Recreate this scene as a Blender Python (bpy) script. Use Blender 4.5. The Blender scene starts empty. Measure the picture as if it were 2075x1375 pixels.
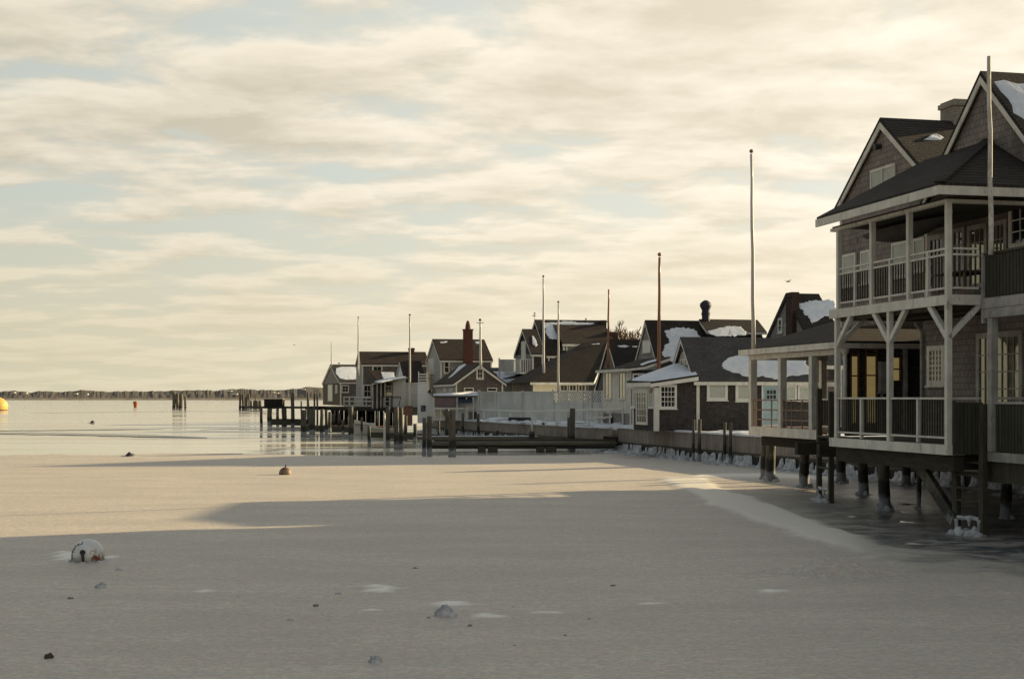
import bpy, math, random
from mathutils import Vector, noise as mnoise
random.seed(7)
R = math.radians
# ------------------------------------------------------------------ camera, world, sun, exposure
scene = bpy.context.scene
col = scene.collection
CAMZ = 3.05; F = 2882.0; CX = 1037.5; HY = 804.0
cam_d = bpy.data.cameras.new("camera"); cam = bpy.data.objects.new("camera", cam_d); col.objects.link(cam)
cam.location = (0, 0, CAMZ); cam.rotation_euler = (R(90), 0, 0)
cam_d.sensor_width = 36; cam_d.lens = 36 * F / 2075
cam_d.shift_y = (HY - 687.5) / 2075
cam_d.clip_start = .1; cam_d.clip_end = 20000
scene.camera = cam
SUN_AZ = 62.0      # degrees to the right of the view direction
SUN_EL = 14.6
SV = Vector((math.sin(R(SUN_AZ)) * math.cos(R(SUN_EL)), math.cos(R(SUN_AZ)) * math.cos(R(SUN_EL)), math.sin(R(SUN_EL))))
sd = bpy.data.lights.new("sun", 'SUN'); sun = bpy.data.objects.new("sun", sd); col.objects.link(sun)
sd.energy = 5.0; sd.angle = R(0.8); sd.color = (1.0, .78, .45)
sun.rotation_euler = (-SV).to_track_quat('-Z', 'Y').to_euler()
sun.location = (60, 40, 40)
vs = scene.view_settings
vs.view_transform = 'Standard'; vs.look = 'None'; vs.gamma = 1; vs.exposure = 0.78; vs.use_curve_mapping = False

class NT:
    def __init__(s, tree): s.t = tree; s.n = tree.nodes; s.l = tree.links; s.n.clear()
    def new(s, typ, **kw):
        nd = s.n.new(typ)
        for k, v in kw.items():
            if k.startswith('i_'):
                nd.inputs[k[2:].replace('_', ' ')].default_value = v
            else: setattr(nd, k, v)
        return nd
    def link(s, a, b): s.l.new(a, b)
    def math(s, op, a, b=None, c=None, clamp=False):
        nd = s.n.new('ShaderNodeMath'); nd.operation = op; nd.use_clamp = clamp
        for i, x in enumerate((a, b, c)):
            if x is None: continue
            if isinstance(x, (int, float)): nd.inputs[i].default_value = x
            else: s.l.new(x, nd.inputs[i])
        return nd.outputs[0]
    def mix(s, f, a, b):
        nd = s.n.new('ShaderNodeMix'); nd.data_type = 'RGBA'; nd.clamp_factor = True
        for sock, x in ((nd.inputs[0], f), (nd.inputs[6], a), (nd.inputs[7], b)):
            if isinstance(x, (int, float)): sock.default_value = x
            elif isinstance(x, tuple): sock.default_value = (*x, 1) if len(x) == 3 else x
            else: s.l.new(x, sock)
        return nd.outputs[2]
    def ramp(s, f, a, b, smooth=True):
        nd = s.n.new('ShaderNodeMapRange'); nd.interpolation_type = 'SMOOTHSTEP' if smooth else 'LINEAR'
        nd.inputs[1].default_value = a; nd.inputs[2].default_value = b
        s.l.new(f, nd.inputs[0]); return nd.outputs[0]
    def noise(s, vec, scale, detail=4, rough=.5, dist=0.0):
        nd = s.n.new('ShaderNodeTexNoise'); nd.inputs['Scale'].default_value = scale
        nd.inputs['Detail'].default_value = detail; nd.inputs['Roughness'].default_value = rough
        nd.inputs['Distortion'].default_value = dist
        s.l.new(vec, nd.inputs['Vector']); return nd.outputs['Fac']
    def mapv(s, vec, scale=(1, 1, 1), loc=(0, 0, 0), rot=(0, 0, 0)):
        nd = s.n.new('ShaderNodeMapping'); nd.inputs['Scale'].default_value = scale
        nd.inputs['Location'].default_value = loc; nd.inputs['Rotation'].default_value = rot
        s.l.new(vec, nd.inputs['Vector']); return nd.outputs[0]

world = bpy.data.worlds.new("World"); scene.world = world; world.use_nodes = True
w = NT(world.node_tree)
out = w.new('ShaderNodeOutputWorld'); bg = w.new('ShaderNodeBackground'); bg.inputs[1].default_value = 0.1
w.link(bg.outputs[0], out.inputs[0])
sky = w.new('ShaderNodeTexSky'); sky.sky_type = 'NISHITA'; sky.sun_disc = False
sky.sun_elevation = R(SUN_EL); sky.sun_rotation = R(SUN_AZ); sky.air_density = 1.0; sky.dust_density = 2.5
tc = w.new('ShaderNodeTexCoord')
nrm = w.new('ShaderNodeVectorMath', operation='NORMALIZE'); w.link(tc.outputs['Generated'], nrm.inputs[0])
sp = w.new('ShaderNodeSeparateXYZ'); w.link(nrm.outputs[0], sp.inputs[0])
zc = w.math('MAXIMUM', sp.outputs[2], 0.0)
den = w.math('ADD', zc, 0.125)
cmb = w.new('ShaderNodeCombineXYZ')
w.link(w.math('DIVIDE', sp.outputs[0], den), cmb.inputs[0]); w.link(w.math('DIVIDE', sp.outputs[1], den), cmb.inputs[1])
P = cmb.outputs[0]
def cloudf(k):
    sc = w.new('ShaderNodeVectorMath', operation='SCALE'); sc.inputs['Scale'].default_value = k; w.link(P, sc.inputs[0]); q = sc.outputs[0]
    v = w.mapv(q, scale=(0.80, 1.0, 1), loc=(5.4, 2.2, 0), rot=(0, 0, R(-14)))
    a = w.noise(v, 3.3, 9, .56, .15)
    b = w.noise(w.mapv(q, scale=(.7, 1, 1), loc=(11.4, 4.1, 0)), .8, 2, .5)
    return w.math('ADD', w.math('MULTIPLY', a, .74), w.math('MULTIPLY', b, .34))
c0 = cloudf(1.0); c1 = cloudf(.965)
cover = w.ramp(w.math('ADD', c0, w.math('MULTIPLY', sp.outputs[0], .08)), .405, .565)
lit = w.math('ADD', w.math('MULTIPLY', w.math('SUBTRACT', c0, c1), 5.2), .58, clamp=True)
thick = w.ramp(c0, .55, .70)
lit = w.math('SUBTRACT', lit, w.math('MULTIPLY', thick, .5), clamp=True)
dotn = w.new('ShaderNodeVectorMath', operation='DOT_PRODUCT'); w.link(nrm.outputs[0], dotn.inputs[0]); dotn.inputs[1].default_value = SV
sunw = w.ramp(dotn.outputs['Value'], .05, .98)
K = 6.55
def k3(r, g, b): return (r * K, g * K, b * K)
shadow = w.mix(sunw, k3(.51, .465, .365), k3(.82, .735, .58))
light = w.mix(sunw, k3(.755, .69, .56), k3(1.07, .965, .80))
ccol = w.mix(lit, shadow, light)
gap = w.mix(sunw, k3(.54, .57, .51), k3(.82, .82, .72))
skm = w.new('ShaderNodeVectorMath', operation='SCALE'); skm.inputs['Scale'].default_value = .9
w.link(sky.outputs[0], skm.inputs[0])
gap = w.mix(.16, gap, skm.outputs[0])
base = w.mix(cover, gap, ccol)
hor = w.mix(sunw, k3(.62, .55, .37), k3(1.0, .865, .64))
hz = w.math('SUBTRACT', 1.0, w.ramp(zc, 0.0, .17))
hz = w.math('MULTIPLY', hz, .72)
fin = w.mix(hz, base, hor)
# overcast paler dome overhead, dim behind and below
up = w.ramp(zc, .27, .60)
fin = w.mix(w.math('MULTIPLY', up, .88), fin, k3(.20, .235, .27))
back = w.ramp(dotn.outputs['Value'], .03, -.55)
fin = w.mix(w.math('MULTIPLY', back, .72), fin, k3(.17, .195, .21))
below = w.ramp(sp.outputs[2], -.03, 0.0)
fin = w.mix(below, k3(.25, .23, .19), fin)
w.link(fin, bg.inputs[0])

# ------------------------------------------------------------------ geometry helpers
TH = math.atan(662 / F); CT = math.cos(TH); ST = math.sin(TH)
def kx(px): return (px - CX) / F
def zz(py, Y): return CAMZ - (py - HY) * Y / F
def ground_Y(py, z=0.0): return (CAMZ - z) * F / (py - HY)
def wpt(px, py, z=0.0):
    Y = ground_Y(py, z); return (kx(px) * Y, Y)
class Fr:
    def __init__(s, X, Y, th=TH): s.X = X; s.Y = Y; s.th = th; s.c = math.cos(th); s.s = math.sin(th)
    def W(s, u, v): return (s.X + u * s.c - v * s.s, s.Y + u * s.s + v * s.c)
    def L(s, x, y): dx = x - s.X; dy = y - s.Y; return (dx * s.c + dy * s.s, -dx * s.s + dy * s.c)
    def hit(s, px, py, p, n):
        """point of a local plane seen at px,py"""
        o = Vector((*s.L(0, 0), CAMZ)); e = Vector((*s.L(kx(px), 1.0), CAMZ - (py - HY) / F)); d = e - o
        n = Vector(n); p = Vector(p); t = (p - o).dot(n) / d.dot(n); return o + d * t
    def u_at(s, px, v=0.0): return s.hit(px, HY, (0, v, 0), (0, 1, 0)).x
    def v_at(s, px, u=0.0): return s.hit(px, HY, (u, 0, 0), (1, 0, 0)).y

def setp(o, label=None, cat=None, group=None, kind=None):
    if label: o['label'] = label
    if cat: o['category'] = cat
    if group: o['group'] = group
    if kind: o['kind'] = kind
    return o
def thing(name, label, cat, loc, rz=0.0, group=None):
    o = bpy.data.objects.new(name, None); col.objects.link(o); o.location = loc; o.rotation_euler = (0, 0, rz)
    o.empty_display_size = .3
    return setp(o, label, cat, group)

class MB:
    def __init__(s): s.v = []; s.f = []
    def add(s, vs, fs):
        b = len(s.v); s.v += [tuple(x) for x in vs]; s.f += [tuple(i + b for i in f) for f in fs]; return s
    def box(s, a, b, c, d, e, f):
        a, b = min(a, b), max(a, b); c, d = min(c, d), max(c, d); e, f = min(e, f), max(e, f)
        return s.add([(a, c, e), (b, c, e), (b, d, e), (a, d, e), (a, c, f), (b, c, f), (b, d, f), (a, d, f)],
                     [(0, 3, 2, 1), (4, 5, 6, 7), (0, 1, 5, 4), (1, 2, 6, 5), (2, 3, 7, 6), (3, 0, 4, 7)])
    def prism(s, pts, vec):
        n = len(pts); vec = Vector(vec); p = [Vector(x) for x in pts]
        nn = Vector((0, 0, 0))
        for i in range(n): nn += p[i].cross(p[(i + 1) % n])
        if nn.dot(vec) > 0: p = p[::-1]
        q = [x + vec for x in p]
        return s.add(p + q, [tuple(range(n)), tuple(range(2 * n - 1, n - 1, -1))] +
                     [(i, (i + 1) % n + 0, (i + 1) % n + n, i + n)[::-1] for i in range(n)])
    def beam(s, p, q, w_, h, up=(0, 0, 1)):
        p = Vector(p); q = Vector(q); d = (q - p).normalized(); up = Vector(up)
        sx = d.cross(up)
        if sx.length < 1e-4: sx = d.cross(Vector((1, 0, 0)))
        sx.normalize(); uz = sx.cross(d).normalized(); a = sx * w_ / 2; b = uz * h / 2
        vs = [p - a - b, p + a - b, p + a + b, p - a + b, q - a - b, q + a - b, q + a + b, q - a + b]
        return s.add(vs, [(0, 1, 2, 3), (7, 6, 5, 4), (0, 4, 5, 1), (1, 5, 6, 2), (2, 6, 7, 3), (3, 7, 4, 0)])
    def tube(s, pts, rs, n=10, cap=True):
        pts = [Vector(p) for p in pts]
        if not hasattr(rs, '__len__'): rs = [rs] * len(pts)
        b = len(s.v)
        for i, p in enumerate(pts):
            d = (pts[min(i + 1, len(pts) - 1)] - pts[max(i - 1, 0)]).normalized()
            ref = Vector((0, 0, 1)) if abs(d.z) < .9 else Vector((1, 0, 0))
            x = d.cross(ref).normalized(); y = x.cross(d).normalized()
            for k in range(n):
                a = 2 * math.pi * k / n
                s.v.append(tuple(p + (x * math.cos(a) + y * math.sin(a)) * rs[i]))
        for i in range(len(pts) - 1):
            for k in range(n):
                s.f.append((b + i * n + k, b + i * n + (k + 1) % n, b + (i + 1) * n + (k + 1) % n, b + (i + 1) * n + k))
        if cap:
            s.f.append(tuple(b + k for k in range(n))[::-1]); s.f.append(tuple(b + (len(pts) - 1) * n + k for k in range(n)))
        return s
    def lathe(s, prof, n=24, cx=0, cy=0, sy=1.0):
        b = len(s.v)
        for r, z in prof:
            for k in range(n):
                a = 2 * math.pi * k / n; s.v.append((cx + r * math.cos(a), cy + r * math.sin(a) * sy, z))
        for i in range(len(prof) - 1):
            for k in range(n):
                s.f.append((b + i * n + k, b + i * n + (k + 1) % n, b + (i + 1) * n + (k + 1) % n, b + (i + 1) * n + k))
        return s
    def build(s, name, mat, parent=None, smooth=False, loc=None):
        me = bpy.data.meshes.new(name); me.from_pydata(s.v, [], s.f); me.update()
        me.materials.append(mat); o = bpy.data.objects.new(name, me); col.objects.link(o)
        if parent: o.parent = parent
        if loc: o.location = loc
        if smooth:
            for p in me.polygons: p.use_smooth = True
        return o
def blob(rx, ry, rz, seed=0, rough=.22, n=14, m=8, zcut=0.0):
    """lumpy half dome sitting on z=0"""
    mb = MB(); vs = []; rng = seed * 13.7
    for i in range(m + 1):
        th = (math.pi / 2) * i / m
        for k in range(n):
            a = 2 * math.pi * k / n
            d = Vector((math.cos(a) * math.cos(th), math.sin(a) * math.cos(th), math.sin(th)))
            f = 1 + rough * 2.0 * mnoise.noise(d * 1.7 + Vector((rng, rng * .7, 0))) + rough * mnoise.noise(d * 4.5 + Vector((0, rng, 3)))
            vs.append((d.x * rx * f, d.y * ry * f, max(0, d.z * rz * f) - (.02 if i == 0 else 0)))
    fs = []
    for i in range(m):
        for k in range(n): fs.append((i * n + k, i * n + (k + 1) % n, (i + 1) * n + (k + 1) % n, (i + 1) * n + k))
    mb.add(vs, fs); return mb

# ------------------------------------------------------------------ materials
def newmat(name):
    m = bpy.data.materials.new(name); m.use_nodes = True; t = NT(m.node_tree)
    o = t.new('ShaderNodeOutputMaterial'); b = t.new('ShaderNodeBsdfPrincipled'); t.link(b.outputs[0], o.inputs[0])
    return m, t, b
def bump(t, b, h, strength, dist=.02):
    bp = t.new('ShaderNodeBump'); bp.inputs['Strength'].default_value = strength; bp.inputs['Distance'].default_value = dist
    t.link(h, bp.inputs['Height']); t.link(bp.outputs[0], b.inputs['Normal'])
def coords(t): return t.new('ShaderNodeTexCoord').outputs['Object']
def pm(name, c1, c2, scale=3, rough=.7, bs=.2, stretch=(1, 1, 1), spec=.3, fine=None, dist=.02):
    m, t, b = newmat(name); v = t.mapv(coords(t), scale=stretch)
    n1 = t.noise(v, scale, 6, .6); n2 = t.noise(v, fine or scale * 6, 4, .6)
    f = t.ramp(t.math('ADD', t.math('MULTIPLY', n1, .65), t.math('MULTIPLY', n2, .35)), .36, .64)
    t.link(t.mix(f, c1, c2), b.inputs['Base Color'])
    b.inputs['Roughness'].default_value = rough; b.inputs['Specular IOR Level'].default_value = spec
    if bs: bump(t, b, n2, bs, dist)
    return m
def peeling(name, c1, c2, under, amt=.5, st=(1, 1, .35)):
    m, t, b = newmat(name); v = coords(t); n1 = t.noise(v, 2.2, 6, .6); n2 = t.noise(t.mapv(v, scale=st), 9, 6, .7); n3 = t.noise(t.mapv(v, scale=(1, 1, .2)), 3.5, 5, .7)
    c = t.mix(t.ramp(n1, .35, .65), c1, c2); c = t.mix(t.math('MULTIPLY', t.ramp(n3, .50, .68), .45), c, tuple(x * .55 for x in c1)); c = t.mix(t.math('MULTIPLY', t.ramp(n2, .60, .66), amt), c, under)
    t.link(c, b.inputs['Base Color']); b.inputs['Roughness'].default_value = .6; b.inputs['Specular IOR Level'].default_value = .3
    bump(t, b, n2, .3, .01); return m
def shingles(name, c1, c2, mort, bw=.15, rh=.14, rough=.85, bs=.7, dark=.5, stain=None, ms=.006):
    m, t, b = newmat(name); v = coords(t)
    s = t.new('ShaderNodeSeparateXYZ'); t.link(v, s.inputs[0])
    cm = t.new('ShaderNodeCombineXYZ'); wob = t.math('MULTIPLY', t.noise(v, 2.2, 3), .03)
    t.link(t.math('ADD', s.outputs[0], s.outputs[1]), cm.inputs[0]); t.link(t.math('ADD', s.outputs[2], wob), cm.inputs[1])
    br = t.new('ShaderNodeTexBrick'); t.link(cm.outputs[0], br.inputs['Vector'])
    br.inputs['Scale'].default_value = 1; br.inputs['Brick Width'].default_value = bw; br.inputs['Row Height'].default_value = rh
    br.inputs['Mortar Size'].default_value = ms; br.inputs['Mortar Smooth'].default_value = .3; br.inputs['Bias'].default_value = 0
    br.inputs['Color1'].default_value = (*c1, 1); br.inputs['Color2'].default_value = (*c2, 1); br.inputs['Mortar'].default_value = (*mort, 1)
    n = t.noise(v, .9, 5, .65); n2 = t.noise(t.mapv(v, scale=(9, 9, .8)), 2.5, 4, .6)
    c = t.mix(t.math('MULTIPLY', t.ramp(n, .38, .68), dark), br.outputs['Color'], stain or tuple(x * .45 for x in c1))
    c = t.mix(t.math('MULTIPLY', t.ramp(n2, .45, .75), .35), c, tuple(min(1, x * 1.5) for x in c2))
    t.link(c, b.inputs['Base Color']); b.inputs['Roughness'].default_value = rough; b.inputs['Specular IOR Level'].default_value = .2
    saw = t.math('FRACT', t.math('DIVIDE', t.math('ADD', s.outputs[2], wob), rh))
    h = t.math('SUBTRACT', t.math('MULTIPLY', t.math('SUBTRACT', 1.0, saw), .6), t.math('MULTIPLY', br.outputs['Fac'], .8))
    h = t.math('ADD', h, t.math('MULTIPLY', n2, .4))
    bump(t, b, h, bs, .04); return m
def clapboard(name, c, c2, rh=.11):
    m, t, b = newmat(name); v = coords(t); s = t.new('ShaderNodeSeparateXYZ'); t.link(v, s.inputs[0])
    saw = t.math('FRACT', t.math('DIVIDE', s.outputs[2], rh)); n = t.noise(v, 2.5, 5, .6)
    cc = t.mix(t.ramp(n, .35, .7), c, c2); cc = t.mix(t.math('MULTIPLY', t.ramp(saw, .86, .97), .6), cc, tuple(x * .35 for x in c))
    t.link(cc, b.inputs['Base Color']); b.inputs['Roughness'].default_value = .7
    bump(t, b, t.math('SUBTRACT', 1.0, saw), .5, .02); return m
M_SH = shingles('grey_shingle', (.205, .178, .160), (.275, .243, .220), (.07, .06, .05), bw=.19, rh=.155, dark=.55)
M_SH2 = shingles('brown_grey_shingle', (.125, .108, .096), (.175, .155, .140), (.04, .034, .03), dark=.5)
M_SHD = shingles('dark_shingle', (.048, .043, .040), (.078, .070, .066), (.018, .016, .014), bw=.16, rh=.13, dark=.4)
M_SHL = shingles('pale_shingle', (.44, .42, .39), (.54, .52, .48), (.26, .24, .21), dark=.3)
M_SHS = shingles('silvered_shingle', (.26, .24, .225), (.33, .31, .29), (.12, .11, .10), dark=.35)
M_RF = shingles('dark_roof_shingle', (.032, .026, .021), (.052, .043, .035), (.012, .01, .009), bw=.2, rh=.11, dark=.35, bs=.9)
M_RFN = shingles('near_roof_shingle', (.036, .030, .024), (.058, .049, .040), (.008, .007, .006), bw=.16, rh=.09, dark=.35, bs=1.0, ms=.012)
M_RFG = shingles('grey_roof_shingle', (.070, .066, .066), (.095, .090, .090), (.035, .032, .03), bw=.25, rh=.12, dark=.3, bs=.5)
M_RFB = shingles('brown_roof_shingle', (.036, .025, .020), (.052, .038, .031), (.02, .015, .012), bw=.25, rh=.12, dark=.3, bs=.5)
M_BR = shingles('red_brick', (.115, .040, .028), (.16, .058, .040), (.16, .13, .11), bw=.2, rh=.07, dark=.4, bs=.4)
M_TERRA = pm('terracotta_boards', (.20, .105, .07), (.28, .15, .105), 3, .8, .3, (5, 5, .6))
M_LOG = pm('weathered_log', (.10, .092, .068), (.17, .155, .115), 2, .8, .4, (.5, 4, 4))
M_BRP = shingles('pale_brick', (.30, .27, .23), (.36, .33, .28), (.22, .2, .17), bw=.2, rh=.075, dark=.4, bs=.5)
M_BRD = shingles('dark_brick', (.045, .028, .022), (.07, .042, .033), (.04, .035, .03), bw=.2, rh=.07, dark=.3, bs=.4)
M_WH = peeling('weathered_white_paint', (.60, .585, .52), (.72, .70, .63), (.22, .19, .15), .7)
M_WHB = pm('clean_white_paint', (.66, .65, .60), (.76, .75, .70), 2.0, .55, .08, fine=18)
M_GW = peeling('greyed_white_wood', (.28, .27, .25), (.42, .41, .38), (.13, .11, .09), .9)
M_SHUT = pm('shutter_board', (.40, .42, .38), (.50, .52, .47), 2.5, .7, .1, fine=14)
M_CLAP = clapboard('white_clapboard', (.68, .68, .65), (.78, .78, .74))
M_CREAM = pm('cream_stucco', (.60, .55, .42), (.70, .65, .52), 2, .7, .1)
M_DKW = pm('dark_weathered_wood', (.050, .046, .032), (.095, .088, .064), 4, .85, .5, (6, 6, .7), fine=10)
M_BAL = pm('dark_baluster_wood', (.038, .034, .025), (.075, .066, .048), 4, .8, .3, (4, 4, .6))
M_PLK = pm('mossy_plank', (.036, .037, .025), (.075, .072, .052), 3, .85, .5, (9, 9, .5), fine=8)
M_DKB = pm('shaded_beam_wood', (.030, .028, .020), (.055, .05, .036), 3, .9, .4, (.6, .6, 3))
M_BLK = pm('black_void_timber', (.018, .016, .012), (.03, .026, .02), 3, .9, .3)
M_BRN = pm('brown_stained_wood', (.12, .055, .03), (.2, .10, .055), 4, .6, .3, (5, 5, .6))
M_RUST = pm('orange_varnished_spar', (.20, .075, .03), (.34, .14, .055), 3, .35, .15, (8, 8, .4), spec=.5)
M_POLE = pm('white_pole_paint', (.55, .52, .48), (.66, .62, .57), 4, .4, .1, (5, 5, .3), spec=.5)
M_IRON = pm('dark_iron', (.03, .028, .026), (.06, .05, .045), 8, .5, .2)
M_PIPE = pm('rusty_pipe', (.20, .11, .07), (.34, .24, .18), 9, .6, .3)
M_BIRCH = pm('peeling_white_pole', (.76, .73, .66), (.40, .36, .30), 2.2, .7, .5, (2, 2, .9), fine=9)
M_TARP = pm('navy_tarp', (.018, .02, .04), (.04, .04, .07), 3, .6, .6, dist=.05)
M_NAVY = pm('navy_canvas', (.02, .03, .05), (.035, .05, .075), 3, .8, .2)
M_PURP = pm('mauve_panel', (.16, .115, .12), (.22, .16, .165), 4, .8, .2)
M_DOORB = pm('pale_blue_paint', (.30, .43, .47), (.37, .50, .53), 3, .5, .1)
M_YEL = pm('yellow_hull', (.54, .37, .09), (.62, .46, .14), 2, .5, .1)
M_ORG = pm('rusty_orange_drum', (.32, .09, .03), (.42, .15, .06), 6, .6, .2)
M_ROCK = pm('dark_stone', (.05, .042, .036), (.10, .085, .07), 12, .8, .8)
M_BOAT = pm('pale_hull_paint', (.58, .55, .47), (.68, .65, .56), 2, .4, .08)
M_FAR = pm('hazed_winter_scrub', (.075, .066, .056), (.125, .112, .096), .018, .95, 0, fine=.09)  # scrub colour lightened, distance haze is put into it
M_SAND = pm('sand_beach', (.36, .30, .23), (.44, .37, .28), .05, .9, 0)
M_TWIG = pm('golden_twigs', (.12, .07, .03), (.24, .15, .06), 4, .8, 0)
M_LEAFD = pm('dark_evergreen', (.03, .035, .02), (.06, .06, .035), 4, .8, 0)
M_CHIP = pm('greyish_chip', (.16, .15, .13), (.30, .28, .25), 12, .8, .6)
M_CRATE = pm('charcoal_cover', (.035, .033, .035), (.06, .056, .058), 5, .8, .3)
M_BIRD = pm('gull_feathers', (.10, .10, .10), (.3, .3, .3), 9, .8, 0)

def snow_mat(name, c1, c2, sc=2.0):
    m, t, b = newmat(name); v = coords(t); n = t.noise(v, sc, 6, .6); n2 = t.noise(v, sc * 9, 4, .6)
    t.link(t.mix(t.ramp(n, .35, .65), c1, c2), b.inputs['Base Color'])
    b.inputs['Roughness'].default_value = .75; b.inputs['Specular IOR Level'].default_value = .3
    bump(t, b, t.math('ADD', t.math('MULTIPLY', n, 1.0), t.math('MULTIPLY', n2, .25)), .5, .08); return m
M_SNOW = snow_mat('snow', (.66, .70, .76), (.78, .81, .85))
M_ICEL = snow_mat('ice_lump', (.30, .31, .33), (.62, .63, .64), 5)

def glass(name, c=(.015, .017, .02), rough=.06, spec=.9):
    m, t, b = newmat(name); v = coords(t)
    b.inputs['Base Color'].default_value = (*c, 1); b.inputs['Roughness'].default_value = rough
    b.inputs['IOR'].default_value = 1.52; b.inputs['Specular IOR Level'].default_value = spec
    bump(t, b, t.noise(v, 1.6, 3), .16, .02); return m
M_GL = glass('window_glass')
M_GLR = glass('sky_reflecting_glass', (.30, .28, .2), .04, 1.0); M_GLR.node_tree.nodes['Principled BSDF'].inputs['Metallic'].default_value = .75

def clear_glass():
    m, t, b = newmat('clear_window_glass'); tr = t.new('ShaderNodeBsdfTransparent'); gl = t.new('ShaderNodeBsdfGlossy'); gl.inputs['Roughness'].default_value = .03; fr = t.new('ShaderNodeFresnel'); fr.inputs[0].default_value = 1.45
    tr.inputs[0].default_value = (.42, .385, .28, 1); mx = t.new('ShaderNodeMixShader'); t.link(fr.outputs[0], mx.inputs[0]); t.link(tr.outputs[0], mx.inputs[1]); t.link(gl.outputs[0], mx.inputs[2])
    o = [n for n in t.n if n.type == 'OUTPUT_MATERIAL'][0]; t.link(mx.outputs[0], o.inputs[0]); t.n.remove(b); return m
M_CLR = clear_glass()
def pile_mat():
    m, t, b = newmat('tidal_piling_wood'); g = t.new('ShaderNodeNewGeometry'); s = t.new('ShaderNodeSeparateXYZ'); t.link(g.outputs['Position'], s.inputs[0])
    v = t.mapv(g.outputs['Position'], scale=(5, 5, .7)); n = t.noise(v, 2.6, 5, .6); n2 = t.noise(g.outputs['Position'], 5, 5, .65)
    wood = t.mix(t.ramp(n, .35, .68), (.058, .052, .037), (.135, .122, .092))
    zj = t.math('ADD', s.outputs[2], t.math('MULTIPLY', t.math('SUBTRACT', n2, .5), .55))
    weed = t.mix(t.ramp(zj, .78, .95), (.020, .019, .014), wood)
    ice = t.mix(t.ramp(zj, .30, .48), (.24, .25, .27), weed)
    t.link(ice, b.inputs['Base Color']); b.inputs['Roughness'].default_value = .75; bump(t, b, n, .7, .03); return m
M_PILE = pile_mat()
def bulk_mat():
    m, t, b = newmat('bulkhead_boards'); v = coords(t); s = t.new('ShaderNodeSeparateXYZ'); t.link(v, s.inputs[0])
    n = t.noise(t.mapv(v, scale=(6, 6, .5)), 1.6, 5, .6); n2 = t.noise(v, .8, 4, .6)
    c = t.mix(t.ramp(n, .35, .68), (.22, .185, .155), (.35, .30, .255)); c = t.mix(t.math('MULTIPLY', t.ramp(n2, .45, .7), .5), c, (.13, .115, .10))
    fr = t.math('FRACT', t.math('DIVIDE', s.outputs[0], .30)); c = t.mix(t.math('MULTIPLY', t.ramp(fr, .93, .985), .6), c, (.06, .05, .045))
    zj = t.math('ADD', s.outputs[2], t.math('MULTIPLY', t.math('SUBTRACT', n2, .5), .3)); c = t.mix(t.ramp(zj, .42, .52), (.022, .019, .016), c)
    t.link(c, b.inputs['Base Color']); b.inputs['Roughness'].default_value = .85; bump(t, b, n, .4, .02); return m
M_BULK = bulk_mat()

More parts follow.
